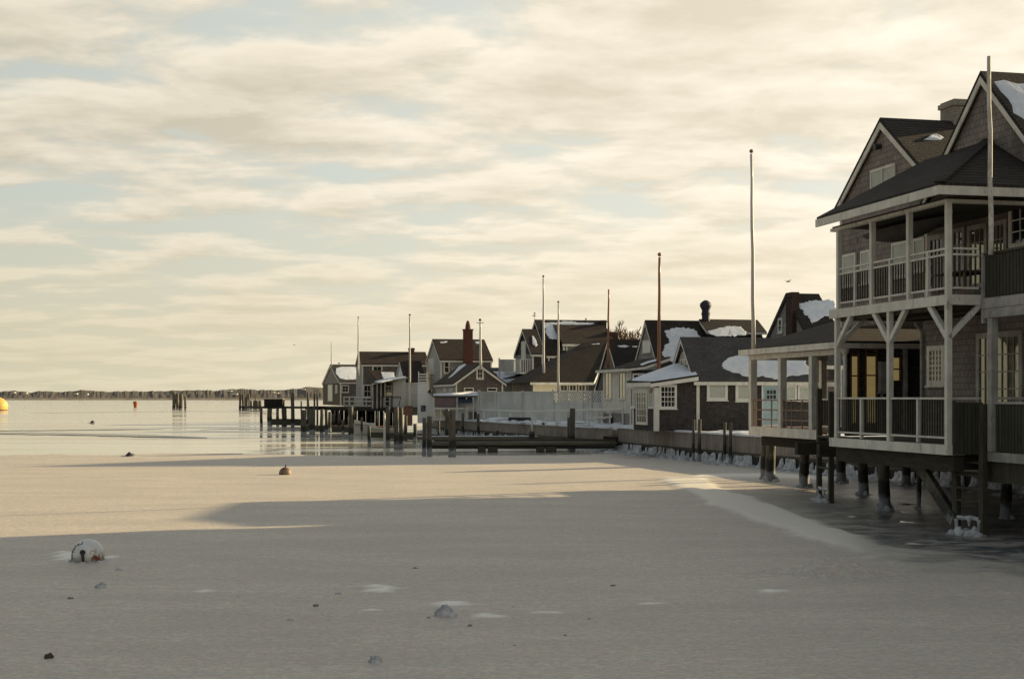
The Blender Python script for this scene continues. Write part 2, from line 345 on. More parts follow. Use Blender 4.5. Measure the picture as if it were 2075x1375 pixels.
def water_mat():
    m, t, b = newmat('cold_water'); g = t.new('ShaderNodeNewGeometry').outputs['Position']
    b.inputs['Base Color'].default_value = (.10, .10, .075, 1); b.inputs['IOR'].default_value = 1.2
    n = t.noise(t.mapv(g, scale=(.5, 1.5, 1)), .9, 5, .6); big = t.noise(t.mapv(g, scale=(.03, .13, 1)), 1.0, 4, .55)
    r = t.math('ADD', t.math('MULTIPLY', t.ramp(big, .42, .62), .20), .07); t.link(r, b.inputs['Roughness'])
    f = t.ramp(big, .44, .60)
    t.link(t.mix(f, (.44, .415, .33), (.56, .52, .42)), b.inputs['Base Color'])
    bump(t, b, n, .10, .05); return m
M_WATER = water_mat()
def ice_mat():
    m, t, b = newmat('harbour_ice'); g = t.new('ShaderNodeNewGeometry').outputs['Position']
    at = t.new('ShaderNodeAttribute', attribute_name='zones'); s = t.new('ShaderNodeSeparateColor'); t.link(at.outputs['Color'], s.inputs[0])
    wet, pale, frost = s.outputs[0], s.outputs[1], s.outputs[2]
    n1 = t.noise(t.mapv(g, scale=(.6, 1.7, 1)), .35, 6, .6); n2 = t.noise(t.mapv(g, scale=(1, 2.2, 1)), 2.3, 6, .65); n3 = t.noise(g, 17, 3, .7); n4 = t.noise(t.mapv(g, scale=(1, 2.6, 1)), 7, 5, .7)
    c = t.mix(t.ramp(n1, .35, .65), (.57, .49, .385), (.74, .65, .515))
    c = t.mix(t.math('MULTIPLY', t.ramp(n2, .42, .62), .6), c, (.54, .475, .43))
    n5 = t.noise(t.mapv(g, scale=(.25, 2.4, 1)), 1.4, 6, .7)
    c = t.mix(t.math('MULTIPLY', t.ramp(n3, .42, .60), .55), c, (.34, .31, .265)); c = t.mix(t.math('MULTIPLY', t.ramp(n5, .46, .62), .28), c, (.44, .41, .365))
    c = t.mix(t.math('MULTIPLY', t.ramp(n4, .50, .62), .6), c, (.70, .68, .63))
    n6 = t.noise(t.mapv(g, scale=(1, 1.8, 1)), 4.2, 4, .6); c = t.mix(t.math('MULTIPLY', t.ramp(n6, .50, .60), .5), c, (.52, .42, .40)); c = t.mix(t.math('MULTIPLY', t.ramp(n6, .48, .38), .45), c, (.47, .49, .40))
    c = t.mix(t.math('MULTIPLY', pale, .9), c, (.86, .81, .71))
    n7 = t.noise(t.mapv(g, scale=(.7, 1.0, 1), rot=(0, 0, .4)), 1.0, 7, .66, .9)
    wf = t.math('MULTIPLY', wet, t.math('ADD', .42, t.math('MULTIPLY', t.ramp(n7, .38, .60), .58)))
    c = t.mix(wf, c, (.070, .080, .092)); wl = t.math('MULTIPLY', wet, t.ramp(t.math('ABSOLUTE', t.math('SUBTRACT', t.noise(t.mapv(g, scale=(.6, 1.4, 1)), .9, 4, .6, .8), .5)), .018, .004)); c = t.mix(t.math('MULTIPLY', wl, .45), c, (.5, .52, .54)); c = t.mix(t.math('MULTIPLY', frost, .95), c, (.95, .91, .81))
    t.link(c, b.inputs['Base Color'])
    r = t.math('SUBTRACT', .62, t.math('MULTIPLY', wf, .27)); t.link(r, b.inputs['Roughness'])
    b.inputs['Specular IOR Level'].default_value = .45
    h = t.math('ADD', t.math('MULTIPLY', n2, .6), t.math('ADD', t.math('MULTIPLY', n3, .18), t.math('MULTIPLY', n4, .35)))
    bump(t, b, h, .8, .045); return m
M_ICE = ice_mat()

# ------------------------------------------------------------------ water and ice
mb = MB(); mb.add([(-9000, -300, 0), (9000, -300, 0), (9000, 14000, 0), (-9000, 14000, 0)], [(0, 1, 2, 3)])
setp(mb.build('water', M_WATER), kind='structure')

def seglist(pts): return list(zip(pts[:-1], pts[1:]))
def interp(pts, x):
    if x <= pts[0][0]: return pts[0][1]
    for (a, b), (c, d) in seglist(pts):
        if x <= c: return b + (d - b) * (x - a) / (c - a)
    return pts[-1][1]
def sstep(a, b, x):
    t = max(0, min(1, (x - a) / (b - a))); return t * t * (3 - 2 * t)
EDGE = [(-400, 924), (0, 923), (220, 921), (340, 920), (440, 919), (520, 920), (590, 922), (700, 924), (900, 926), (1100, 923), (1230, 920), (1340, 914), (1450, 905), (2600, 905)]
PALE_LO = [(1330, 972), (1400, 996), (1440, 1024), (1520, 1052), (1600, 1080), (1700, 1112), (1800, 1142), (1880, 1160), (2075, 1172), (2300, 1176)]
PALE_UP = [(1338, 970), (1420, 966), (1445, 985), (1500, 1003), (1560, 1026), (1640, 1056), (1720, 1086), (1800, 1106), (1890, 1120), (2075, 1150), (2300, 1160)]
FROST = [(772, 1195, 30, 8), (912, 1226, 46, 6), (985, 1250, 34, 5), (745, 1190, 14, 3), (135, 1128, 26, 11), (222, 1130, 18, 5), (1110, 1243, 22, 3), (1560, 1200, 30, 4), (410, 1200, 18, 3), (1330, 1225, 26, 3), (760, 1238, 16, 2.5)]
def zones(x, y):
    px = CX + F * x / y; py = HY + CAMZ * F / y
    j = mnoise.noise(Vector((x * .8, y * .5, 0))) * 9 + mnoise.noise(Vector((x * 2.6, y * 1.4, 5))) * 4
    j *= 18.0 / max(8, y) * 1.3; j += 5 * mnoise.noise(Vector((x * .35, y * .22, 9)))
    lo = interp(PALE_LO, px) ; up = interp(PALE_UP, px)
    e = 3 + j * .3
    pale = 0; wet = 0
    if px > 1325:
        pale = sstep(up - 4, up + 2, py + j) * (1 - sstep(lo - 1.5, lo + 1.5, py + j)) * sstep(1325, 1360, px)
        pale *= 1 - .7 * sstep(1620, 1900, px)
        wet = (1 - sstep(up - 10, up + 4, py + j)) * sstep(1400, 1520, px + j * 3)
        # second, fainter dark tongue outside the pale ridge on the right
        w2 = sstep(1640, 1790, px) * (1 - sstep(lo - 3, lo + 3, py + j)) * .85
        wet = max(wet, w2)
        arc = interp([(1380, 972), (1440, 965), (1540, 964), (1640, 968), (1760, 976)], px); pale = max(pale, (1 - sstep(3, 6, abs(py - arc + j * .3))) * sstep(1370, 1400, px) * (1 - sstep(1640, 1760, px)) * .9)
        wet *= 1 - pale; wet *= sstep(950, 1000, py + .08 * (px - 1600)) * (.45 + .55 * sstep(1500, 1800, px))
    fr = 0
    for fx, fy, a, b in FROST:
        q = ((px - fx) / a) ** 2 + ((py - fy) / b) ** 2
        if q < 2.5: fr = max(fr, (1 - sstep(.5, 1.0, q + mnoise.noise(Vector((x * 5, y * 3, 2))) * 1.1)))
    return wet, pale, fr
MX, MY = wpt(1690, 1166)
xs = [-58 + .2 * i for i in range(int((34 + 58) / .2) + 1)]
ys = [4.0]
while ys[-1] < 128: ys.append(ys[-1] + max(.09, ys[-1] * ys[-1] * .9 / (CAMZ * F) * 1.7))
V = []; C = []; idx = {}
for j, y in enumerate(ys):
    for i, x in enumerate(xs):
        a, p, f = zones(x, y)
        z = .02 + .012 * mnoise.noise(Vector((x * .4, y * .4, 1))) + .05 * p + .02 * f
        dx = x - MX; dy = y - MY
        z += .26 * math.exp(-((dx + dy * .6) / .75) ** 2 - (dy / .35) ** 2) + .07 * math.exp(-((dx + 1.2) / 1.2) ** 2 - (dy / .3) ** 2)
        z += a * .03 * mnoise.noise(Vector((x * 1.2, y * 1.2, 1)))
        V.append((x, y, z)); C.append((a, p, f, 1))
Fc = []
nx = len(xs)
for j in range(len(ys) - 1):
    for i in range(nx - 1):
        x = xs[i] + .1; y = (ys[j] + ys[j + 1]) / 2
        px = CX + F * x / y; py = HY + CAMZ * F / y
        ed = interp(EDGE, px) + 1.6 * mnoise.noise(Vector((x * .35, y * .2, 0))) + .8 * mnoise.noise(Vector((x * 1.5, 0, 0)))
        if py < ed: continue
        Fc.append((j * nx + i, j * nx + i + 1, (j + 1) * nx + i + 1, (j + 1) * nx + i))
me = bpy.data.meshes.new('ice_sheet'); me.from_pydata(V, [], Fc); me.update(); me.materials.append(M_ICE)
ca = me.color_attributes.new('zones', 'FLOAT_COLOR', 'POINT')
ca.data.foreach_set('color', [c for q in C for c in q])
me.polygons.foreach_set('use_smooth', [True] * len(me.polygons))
ice = bpy.data.objects.new('ice_sheet', me); col.objects.link(ice); setp(ice, kind='structure')
# near apron of the same ice behind the camera position
mb = MB(); mb.add([(-58, -60, .012), (34, -60, .012), (34, 4.2, .012), (-58, 4.2, .012)], [(0, 1, 2, 3)]); setp(mb.build('near_ice', M_ICE), kind='structure')

def strip(name, pts, wd, mat, z=.03, kind='structure'):
    """flat ribbon on the ice through image-measured ground points"""
    mb = MB(); P2 = []
    for (a, b), (c, d) in seglist(pts):
        n = max(2, int(abs(c - a) / 12))
        for i in range(n): P2.append((a + (c - a) * i / n, b + (d - b) * i / n))
    P2.append(pts[-1]); vs = []; fs = []
    for i, (a, b) in enumerate(P2):
        e = min(i, len(P2) - 1 - i) / (len(P2) * .5); ww = wd * (.25 + .75 * min(1, e * 2)) * (1 + .6 * mnoise.noise(Vector((a * .06, 3, 0))))
        b += .5 * mnoise.noise(Vector((a * .03, 1, 0)))
        x0, y0 = wpt(a, b - ww); x1, y1 = wpt(a, b + ww); vs += [(x0, y0, z), (x1, y1, z)]
        if i: fs.append((2 * i - 2, 2 * i - 1, 2 * i + 1, 2 * i))
    mb.add(vs, fs); return setp(mb.build(name, mat), kind=kind)
M_THIN = pm('thin_refrozen_ice', (.24, .235, .20), (.34, .33, .285), .3, .35, .1)
strip('ice_crack', [(-60, 873), (120, 871.5), (335, 869)], .7, M_THIN)
strip('ice_crack', [(405, 870), (470, 868.5), (560, 870.5), (640, 868)], .6, M_THIN, .012)
strip('refrozen_lead', [(-80, 877), (120, 879), (300, 883), (420, 887)], 2.2, M_THIN, .037)
strip('ice_crack', [(60, 837), (250, 834.5), (400, 833), (520, 835)], .35, M_THIN, .012)
strip('ice_crack', [(500, 916), (560, 911), (600, 904), (592, 897), (568, 892)], .55, M_THIN, .034)

# ------------------------------------------------------------------ far shore
def far_shore():
    top = [(-500, 795), (-200, 793), (0, 794), (25, 790.5), (45, 793), (60, 795), (80, 792), (95, 792), (120, 794), (170, 790), (185, 791), (220, 793.5), (270, 791.5), (290, 793), (350, 791), (400, 790), (440, 791), (475, 787.5), (520, 789), (560, 790.5), (600, 787.5), (625, 783.5), (665, 786), (720, 787), (900, 788), (1400, 790)]
    Y0 = 1900.0; mb = MB(); vs = []; fs = []; n = 900; x0, x1 = -500, 1400
    rows = [(0, 0.0), (30, .35), (70, .7), (130, 1.0), (260, .9), (700, 0)]
    for i in range(n + 1):
        px = x0 + (x1 - x0) * i / n
        yt = interp(top, px) - 1.6 * mnoise.noise(Vector((px * .07, 0, 0))) - 1.3 * mnoise.noise(Vector((px * .27, 4, 0))) - .5 * mnoise.noise(Vector((px * .9, 4, 0)))
        h = max(2, zz(yt, Y0 + 130))
        for r, (dy, f) in enumerate(rows):
            Y = Y0 + dy; jj = .10 * h * mnoise.noise(Vector((px * .12, r * 3.1, 0))) if 0 < r < 3 else 0
            vs.append((kx(px) * Y, Y, max(.8, h * f + jj) if f else .8))
    m = len(rows)
    for i in range(n):
        for r in range(m - 1): fs.append((i * m + r, (i + 1) * m + r, (i + 1) * m + r + 1, i * m + r + 1))
    mb.add(vs, fs); setp(mb.build('far_hills', M_FAR), kind='structure')
    mb = MB(); a, b = kx(-600) * 1880, kx(1400) * 1880
    mb.prism([(a, 1700, -.2), (a, 1712, 1.15), (a, 2700, 1.2), (a, 2700, -.2)], (b - a, 0, 0)); setp(mb.build('far_beach', M_SAND), kind='structure')
    mb = MB(); Yd = 1500; a, b = kx(-600) * Yd, kx(660) * Yd
    n = 200; vs = []; fs = []
    for i in range(n + 1):
        x = a + (b - a) * i / n; h = .9 + .35 * mnoise.noise(Vector((i * .37, 0, 0)))
        vs += [(x, Yd, -.1), (x, Yd + 3, h), (x, Yd + 12, -.1)]
    for i in range(n): fs += [(3 * i, 3 * i + 3, 3 * i + 4, 3 * i + 1), (3 * i + 1, 3 * i + 4, 3 * i + 5, 3 * i + 2)]
    mb.add(vs, fs); setp(mb.build('marsh_spit', M_DKW), kind='structure')
    spots = [(27, 794.5, 5, 'above the yellow float'), (52, 796, 4, 'just right of the first far hilltop'), (152, 797, 7, 'midway between the yellow float and the orange drum'), (176, 798, 3, 'left of the orange drum'), (462, 791, 14, 'large and just left of the far pier'), (476, 797.5, 9, 'low by the water left of the far pier'), (553, 794, 6, 'above the dark dock box'), (561, 795.5, 6, 'right above the dark dock box'), (614, 788, 8, 'on the hilltop left of the end cottage')]
    for px, py, wpx, where in spots:
        Y = 1893.0; sc = Y / F; wd = wpx * sc; z = zz(py + 1.3, Y); zt = zz(py - 1.3, Y)
        t = thing('far_house', 'tiny pale house on the far shore, ' + where, 'house', (kx(px) * Y, Y, z), 0, 'houses on the far shore')
        h = zt - z; b1 = MB(); b1.prism([(-wd / 2, 0, 0), (wd / 2, 0, 0), (wd / 2, 0, h * .65), (0, 0, h * 1.0), (-wd / 2, 0, h * .65)], (0, 6, 0)); b1.build('wall', M_WHB, t)
        b2 = MB(); b2.prism([(-wd * .56, -.4, h * .62), (0, -.4, h * 1.02), (0, -.4, h * 1.15), (-wd * .56, -.4, h * .75)], (0, 6.8, 0)); b2.prism([(wd * .56, -.4, h * .62), (0, -.4, h * 1.021), (0, -.4, h * 1.151), (wd * .56, -.4, h * .75)], (0, 6.8, 0)); b2.build('roof', M_RFG, t)
far_shore()

# ------------------------------------------------------------------ land and bulkhead
BK = [(23.5, 20.0), (20.2, 31.0), (16.9, 41.5), (13.7, 52.0), (10.6, 62.0), (5.9, 79.0), (5.75, 82.0), (3.8, 86.5), (-6.3, 117.0), (-7.5, 124.0), (-4.0, 150.0), (12, 230), (30, 330)]
def bulkhead():
    # retaining wall as one thing; each straight run is its own face, object x runs along the wall
    pts = BK[:11]; L = 0; t = thing('bulkhead', 'weathered board bulkhead along the snowy shore with ice crust at its foot', 'retaining wall', (pts[3][0], pts[3][1], 0))
    for (a, b) in seglist(pts):
        A_ = Vector((*a, 0)); B_ = Vector((*b, 0)); d = B_ - A_; Ln = d.length; rz = math.atan2(d.y, d.x)
        top = 1.32 if a[1] < 78 else 1.22
        mb = MB(); mb.box(0, Ln, -.28, 0, -.6, top - .003 * (L % 3)); o = mb.build('wall_panel', M_BULK, t)
        o.location = A_ - Vector(t.location); o.rotation_euler = (0, 0, rz)
        cp = MB(); cp.box(-.02, Ln, -.33, .10, top + .001, top + .09); c = cp.build('snow_cap', M_SNOW, t); c.location = o.location; c.rotation_euler = o.rotation_euler; cp = MB(); cp.box(0, Ln, .003, .06, .50, .58); c = cp.build('wale', M_DKW, t); c.location = o.location; c.rotation_euler = o.rotation_euler
        L += 1
    # ragged ice crust along the foot
    mb = MB(); rnd = random.Random(3)
    for (a, b) in seglist(pts[1:11]):
        A_ = Vector((*a, 0)); B_ = Vector((*b, 0)); d = (B_ - A_); Ln = d.length; d.normalize(); nrm_ = Vector((-d.y, d.x, 0)); n = int(Ln / .07); base = len(mb.v); notch = 0; depth = 0
        for i in range(n + 1):
            p = A_ + d * (Ln * i / n); q = p * 1.0
            zt = .46 + .16 * mnoise.noise(q * .5) + .10 * mnoise.noise(q * 2.3) + .05 * mnoise.noise(q * 7)
            if notch <= 0 and rnd.random() < .16: notch = rnd.randint(2, 6); depth = rnd.uniform(.2, .5)
            if notch > 0: zt -= depth; notch -= 1
            zt = max(.06, zt); bl = (.10 if notch <= 0 else .03) + .06 * mnoise.noise(q * 1.3) + .05 * mnoise.noise(q * 4)
            for (o_, z_) in ((bl + .20 + .12 * mnoise.noise(q * .8 + Vector((3, 1, 0))), -.02), (bl + .12, .07), (bl, zt * .5), (bl * .8, zt * .85), (.03, zt)): r_ = p + nrm_ * max(.02, o_); mb.v.append((r_.x, r_.y, z_))
        for i in range(n):
            for k in range(4): mb.f.append((base + i * 5 + k, base + (i + 1) * 5 + k, base + (i + 1) * 5 + k + 1, base + i * 5 + k + 1))
        s = 0
        while s < Ln:
            p2 = A_ + d * s + nrm_ * rnd.uniform(.3, .9); b3 = blob(rnd.uniform(.2, .7), rnd.uniform(.15, .4), rnd.uniform(.04, .13), seed=rnd.random() * 50, n=9, m=4)
            mb.add([(p2.x + x, p2.y + y, z) for x, y, z in b3.v], b3.f); s += rnd.uniform(.3, 1.4)
    mb.v = [(x - t.location.x, y - t.location.y, z) for x, y, z in mb.v]; mb.build('ice_crust', M_ICEL, t, smooth=True)
    # snowy ground behind
    g = MB(); far = [(x, y) for x, y in BK] + [(40, 420), (320, 420), (320, 5), (28, 5)]
    off = []
    for i, (x, y) in enumerate(far): off.append((x + (.3 if i < len(BK) else 0), y, 1.34))
    g.add(off, [tuple(range(len(off)))[::-1]]); o = g.build('snowy_ground', M_SNOW); setp(o, kind='structure')
    # drifts
    rnd = random.Random(5)
    g = MB()
    for i in range(46):
        f = rnd.random(); k = rnd.randrange(4, 8); a, b = BK[k], BK[k + 1]; x = a[0] + (b[0] - a[0]) * f + rnd.uniform(.8, 3.2); y = a[1] + (b[1] - a[1]) * f + .6
        bb = blob(rnd.uniform(.8, 1.9), rnd.uniform(.5, 1.1), rnd.uniform(.08, .26), seed=i, n=12, m=5); g.add([(x + p[0], y + p[1], 1.33 + p[2]) for p in bb.v], bb.f)
    setp(g.build('snow_drifts', M_SNOW, smooth=True), kind='stuff')
    for i, (px, ytop, w_) in enumerate([(1405, 850, .075), (1417, 849, .09), (1468, 855, .08), (1480, 856, .085)]):
        # stand just in front of the wall
        for k in range(20):
            Y = 60 + k; 
            xw = interp([(y, x) for x, y in BK[:9]], Y)
            if kx(px) * Y > xw: break
        Y -= .55; x = kx(px) * (Y - .6); p = MB(); zt = zz(ytop, Y - .6); p.tube([(0, 0, -.1), (0, 0, zt * .5), (.02, 0, zt)], [w_, w_ * .95, w_ * .85], 8)
        lab = ['left post of the left pair', 'right post of the left pair', 'left post of the right pair', 'right post of the right pair'][i]
        setp(p.build('guide_post', M_PILE, loc=(x, Y - .6, 0)), 'slim post against the bulkhead below the dark cottage, ' + lab, 'post', 'posts against the bulkhead')
bulkhead()

# ------------------------------------------------------------------ house kit
def jag(pts, seg=.18, amp=.05, seed=1):
    out_ = []; rnd = random.Random(seed); n = len(pts)
    for i in range(n):
        a = Vector(pts[i]); b = Vector(pts[(i + 1) % n]); m = max(1, int((b - a).length / seg))
        for k in range(m):
            p = a.lerp(b, k / m); out_.append((p, rnd.uniform(-amp, amp)))
    c = sum((p for p, _ in out_), Vector((0, 0, 0))) / len(out_)
    return [p + (p - c).normalized() * (j * .55 + amp * 2.2 * mnoise.noise(p * 1.1) + amp * 1.6 * mnoise.noise(p * 3.7)) for p, j in out_]
class House:
    def __init__(s, name, label, cat, fr, z0, group=None):
        s.fr = fr; s.z0 = z0; s.t = thing(name, label, cat, (fr.X, fr.Y, z0), fr.th, group)
    def b(s, mb, name, mat, parent=None, smooth=False):
        if not getattr(mb, 'shifted', False):
            mb.v = [(x, y, z - s.z0) for x, y, z in mb.v]
        o = mb.build(name, mat, parent or s.t, smooth); return o
    def gable(s, W, D, ze, zr, axis='u', wall=None, roof=None, o=.25, e=.18, u0=0, v0=0, th=.10, zb=None, trim=None, right_end=True, corner=.12):
        s.W, s.D, s.ze, s.zr, s.axis = W, D, ze, zr, axis; zb = s.z0 if zb is None else zb
        trim = trim or M_WH; wall = wall or M_SH2; roof = roof or M_RF
        def P3(a, c, z): return (u0 + a, v0 + c, z) if axis == 'u' else (u0 + c, v0 + a, z)
        L, Q = (W, D) if axis == 'u' else (D, W)     # L along ridge, Q across
        m = (zr - ze) / (Q / 2); s.m = m
        ext = (L, 0, 0) if axis == 'u' else (0, L, 0)
        mb = MB(); mb.prism([P3(0, 0, zb), P3(0, Q, zb), P3(0, Q, ze), P3(0, Q / 2, zr), P3(0, 0, ze)], ext); s.wall = s.b(mb, 'wall', wall)
        mb = MB(); ex = ((L + 2 * e), 0, 0) if axis == 'u' else (0, (L + 2 * e), 0)
        for sg in (0, 1):
            f = (lambda c: c) if sg == 0 else (lambda c: Q - c)
            mb.prism([P3(-e, Q / 2, zr + .02), P3(-e, f(-o), ze - o * m + .02), P3(-e, f(-o), ze - o * m + .02 + th), P3(-e, Q / 2, zr + .02 + th)], ex)
        s.roof = s.b(mb, 'roof', roof); s.rth = th + .02
        tb = MB(); bw = .15
        for sg in (0, 1):
            f = (lambda c: c) if sg == 0 else (lambda c: Q - c)
            for a0 in ((-e, L + e - .04) if right_end else (-e,)):
                tb.prism([P3(a0, Q / 2, zr + .015), P3(a0, f(-o), ze - o * m + .015), P3(a0, f(-o), ze - o * m - bw), P3(a0, Q / 2, zr - bw * 1.25)], (.04, 0, 0) if axis == 'u' else (0, .04, 0))
            c0 = f(-o); c1 = f(-o + .03)
            if axis == 'u': tb.box(u0 - e + .045, u0 + L + e - .045, v0 + c0, v0 + c1, ze - o * m - bw, ze - o * m + .015)
            else: tb.box(u0 + c0, u0 + c1, v0 - e + .045, v0 + L + e - .045, ze - o * m - bw, ze - o * m + .015)
        s.b(tb, 'eave_trim', trim)
        if corner:
            c = corner
            for uu in (u0 - .02, u0 + W - c + .02):
                for vv in (v0 - .02, v0 + D - c + .02):
                    if vv > v0 and uu > u0: continue
                    cb = MB(); cb.box(uu, uu + c, vv, vv + c, zb, ze - .02); s.b(cb, 'corner_board', trim)
        # near roof plane (for snow)
        if axis == 'u': s.rp = ((u0, v0, ze + s.rth + .004), (0, -m, 1))
        else: s.rp = ((u0, v0, ze + s.rth + .004), (-m, 0, 1))
        return s
    def win(s, face, x0, x1, y0, y1, kind='sash', at=0.0, cols=2, rows=2, fw=.09, trim=None, glassm=None, name=None, panel=None, proud=.05, sill=True):
        """window measured in the photo on the local plane v=at ('f') or u=at ('l')"""
        n = (0, 1, 0) if face == 'f' else (1, 0, 0); p = (0, at, 0) if face == 'f' else (at, 0, 0)
        a = s.fr.hit(x0, (y0 + y1) / 2, p, n); b = s.fr.hit(x1, (y0 + y1) / 2, p, n); xm = (x0 + x1) / 2
        zt = s.fr.hit(xm, y0, p, n).z; zb = s.fr.hit(xm, y1, p, n).z
        if face == 'f': c0, c1 = sorted((a.x, b.x))
        else: c0, c1 = sorted((a.y, b.y))
        def bx(mb, p0, p1, d0, d1, q0, q1):
            if face == 'f': mb.box(p0, p1, at - d1, at - d0, q0, q1)
            else: mb.box(at - d1, at - d0, p0, p1, q0, q1)
        trim = trim or M_WH; mb = MB()
        bx(mb, c0, c0 + fw, .002, proud, zb, zt); bx(mb, c1 - fw, c1, .002, proud, zb, zt)
        bx(mb, c0 + fw, c1 - fw, .002, proud, zt - fw, zt); bx(mb, c0 + fw, c1 - fw, .002, proud, zb, zb + fw)
        if sill and kind != 'door': bx(mb, c0 - .03, c1 + .03, .002, proud + .04, zb - .04, zb)
        if kind in ('sash', 'door'):
            mw = .028
            for i in range(1, cols): c = c0 + fw + (c1 - c0 - 2 * fw) * i / cols; bx(mb, c - mw / 2, c + mw / 2, .018, .035, zb + fw, zt - fw)
            for i in range(1, rows):
                z = zb + fw + (zt - zb - 2 * fw) * i / rows; k = 1.6 if (rows % 2 == 0 and i == rows // 2 and kind == 'sash') else 1
                bx(mb, c0 + fw, c1 - fw, .017, .034 + .004 * k, z - mw * k / 2, z + mw * k / 2)
        nm = name or ('door' if kind in ('door', 'plain_door') else 'window')
        w_ = s.b(mb, nm, trim)
        pn = MB(); bx(pn, c0 + fw - .002, c1 - fw + .002, .003, .013 if kind in ('sash', 'door') else .03, zb + fw - .002, zt - fw + .002)
        s.b(pn, 'pane' if kind in ('sash', 'door') else ('door_leaf' if kind == 'plain_door' else 'shutter'), (glassm or M_GL) if kind in ('sash', 'door') else (panel or M_SHUT), w_)
        return w_
    def snow(s, pts, seed=1, plane=None, th=.06, amp=.06, seg=.09, parent=None):
        th *= .45; amp *= 1.3
        p, n = plane or s.rp; q = [s.fr.hit(x, y, p, n) for x, y in pts]; q = jag(q, seg, amp, seed)
        nn = Vector(n).normalized(); q = [v - nn * ((v - Vector(p)).dot(nn)) for v in q]
        c = sum(q, Vector((0, 0, 0))) / len(q); rng = len(q); mb = MB()
        # shallow crowned sheet: rim on the roof, inner ring raised
        k1 = [v + (c - v).normalized() * min(.06, (c - v).length * .3) + nn * th * .7 for v in q]; k2 = [c.lerp(v, .55) + nn * (th + .02 * mnoise.noise(v * 2)) for v in q]
        mb.add(q + k1 + k2, [(i, (i + 1) % rng, rng + (i + 1) % rng, rng + i) for i in range(rng)] + [(rng + i, rng + (i + 1) % rng, 2 * rng + (i + 1) % rng, 2 * rng + i) for i in range(rng)] + [tuple(range(2 * rng, 3 * rng))])
        return s.b(mb, 'snow', M_SNOW, parent or s.roof)
    def chimney(s, u, v, w_, d, zb, zt, mat, cap=True, parent=None):
        mb = MB(); mb.box(u - w_ / 2, u + w_ / 2, v - d / 2, v + d / 2, zb, zt - .18); mb.box(u - w_ / 2 - .05, u + w_ / 2 + .05, v - d / 2 - .05, v + d / 2 + .05, zt - .18, zt - .05)
        mb.box(u - w_ / 2, u + w_ / 2, v - d / 2, v + d / 2, zt - .05, zt); return s.b(mb, 'chimney', mat, parent)
def std(name, label, xc, Y, xr, xl, yb, ye, yr, axis='u', z0=None, cat='house', group=None, **kw):
    fr = Fr(kx(xc) * Y, Y); W = fr.u_at(xr); D = fr.v_at(xl); z0 = zz(yb, Y) if z0 is None else z0
    ze = zz(ye, Y); zr = zz(yr, Y + (D / 2 * CT if axis == 'u' else W / 2 * ST))
    h = House(name, label, cat, fr, z0, group); h.gable(W, D, ze, zr, axis, **kw); return h

# ------------------------------------------------------------------ MAIN HOUSE on the right
def railing(h, p0, p1, tops, zb, bal=M_BAL, sp=.125, rail=M_WH, posts=(), pz=None, bw=.03, rh=.042, balz=None):
    """p0,p1 = (u,v). rails white, balusters dark"""
    p0 = Vector((*p0, 0)); p1 = Vector((*p1, 0)); L = (p1 - p0).length; d = (p1 - p0) / L
    mb = MB()
    for z in tops: mb.beam(p0 + Vector((0, 0, z)), p1 + Vector((0, 0, z)), .07, rh)
    if zb: mb.beam(p0 + Vector((0, 0, zb)), p1 + Vector((0, 0, zb)), .06, rh)
    r = h.b(mb, 'railing', rail)
    for f in posts: q = p0 + d * L * f; mb = MB(); mb.box(q.x - .036, q.x + .036, q.y - .036, q.y + .036, zb - .13, max(tops) - .022); h.b(mb, 'rail_post', rail, r)
    if bal:
        mb = MB(); n = int(L / sp); zt = (balz or min(tops)) - .026
        for i in range(n):
            q = p0 + d * (L * (i + .5) / n)
            if any(abs((i + .5) / n - f) * L < .07 for f in posts): continue
            mb.box(q.x - bw / 2, q.x + bw / 2, q.y - bw / 2, q.y + bw / 2, zb + .026, zt)
        h.b(mb, 'balusters', bal, r)
    return r
def post(h, u, v, z0, z1, w_=.15, mat=M_WH, name='porch_post'):
    mb = MB(); mb.box(u - w_ / 2, u + w_ / 2, v - w_ / 2, v + w_ / 2, z0, z1); return h.b(mb, name, mat)

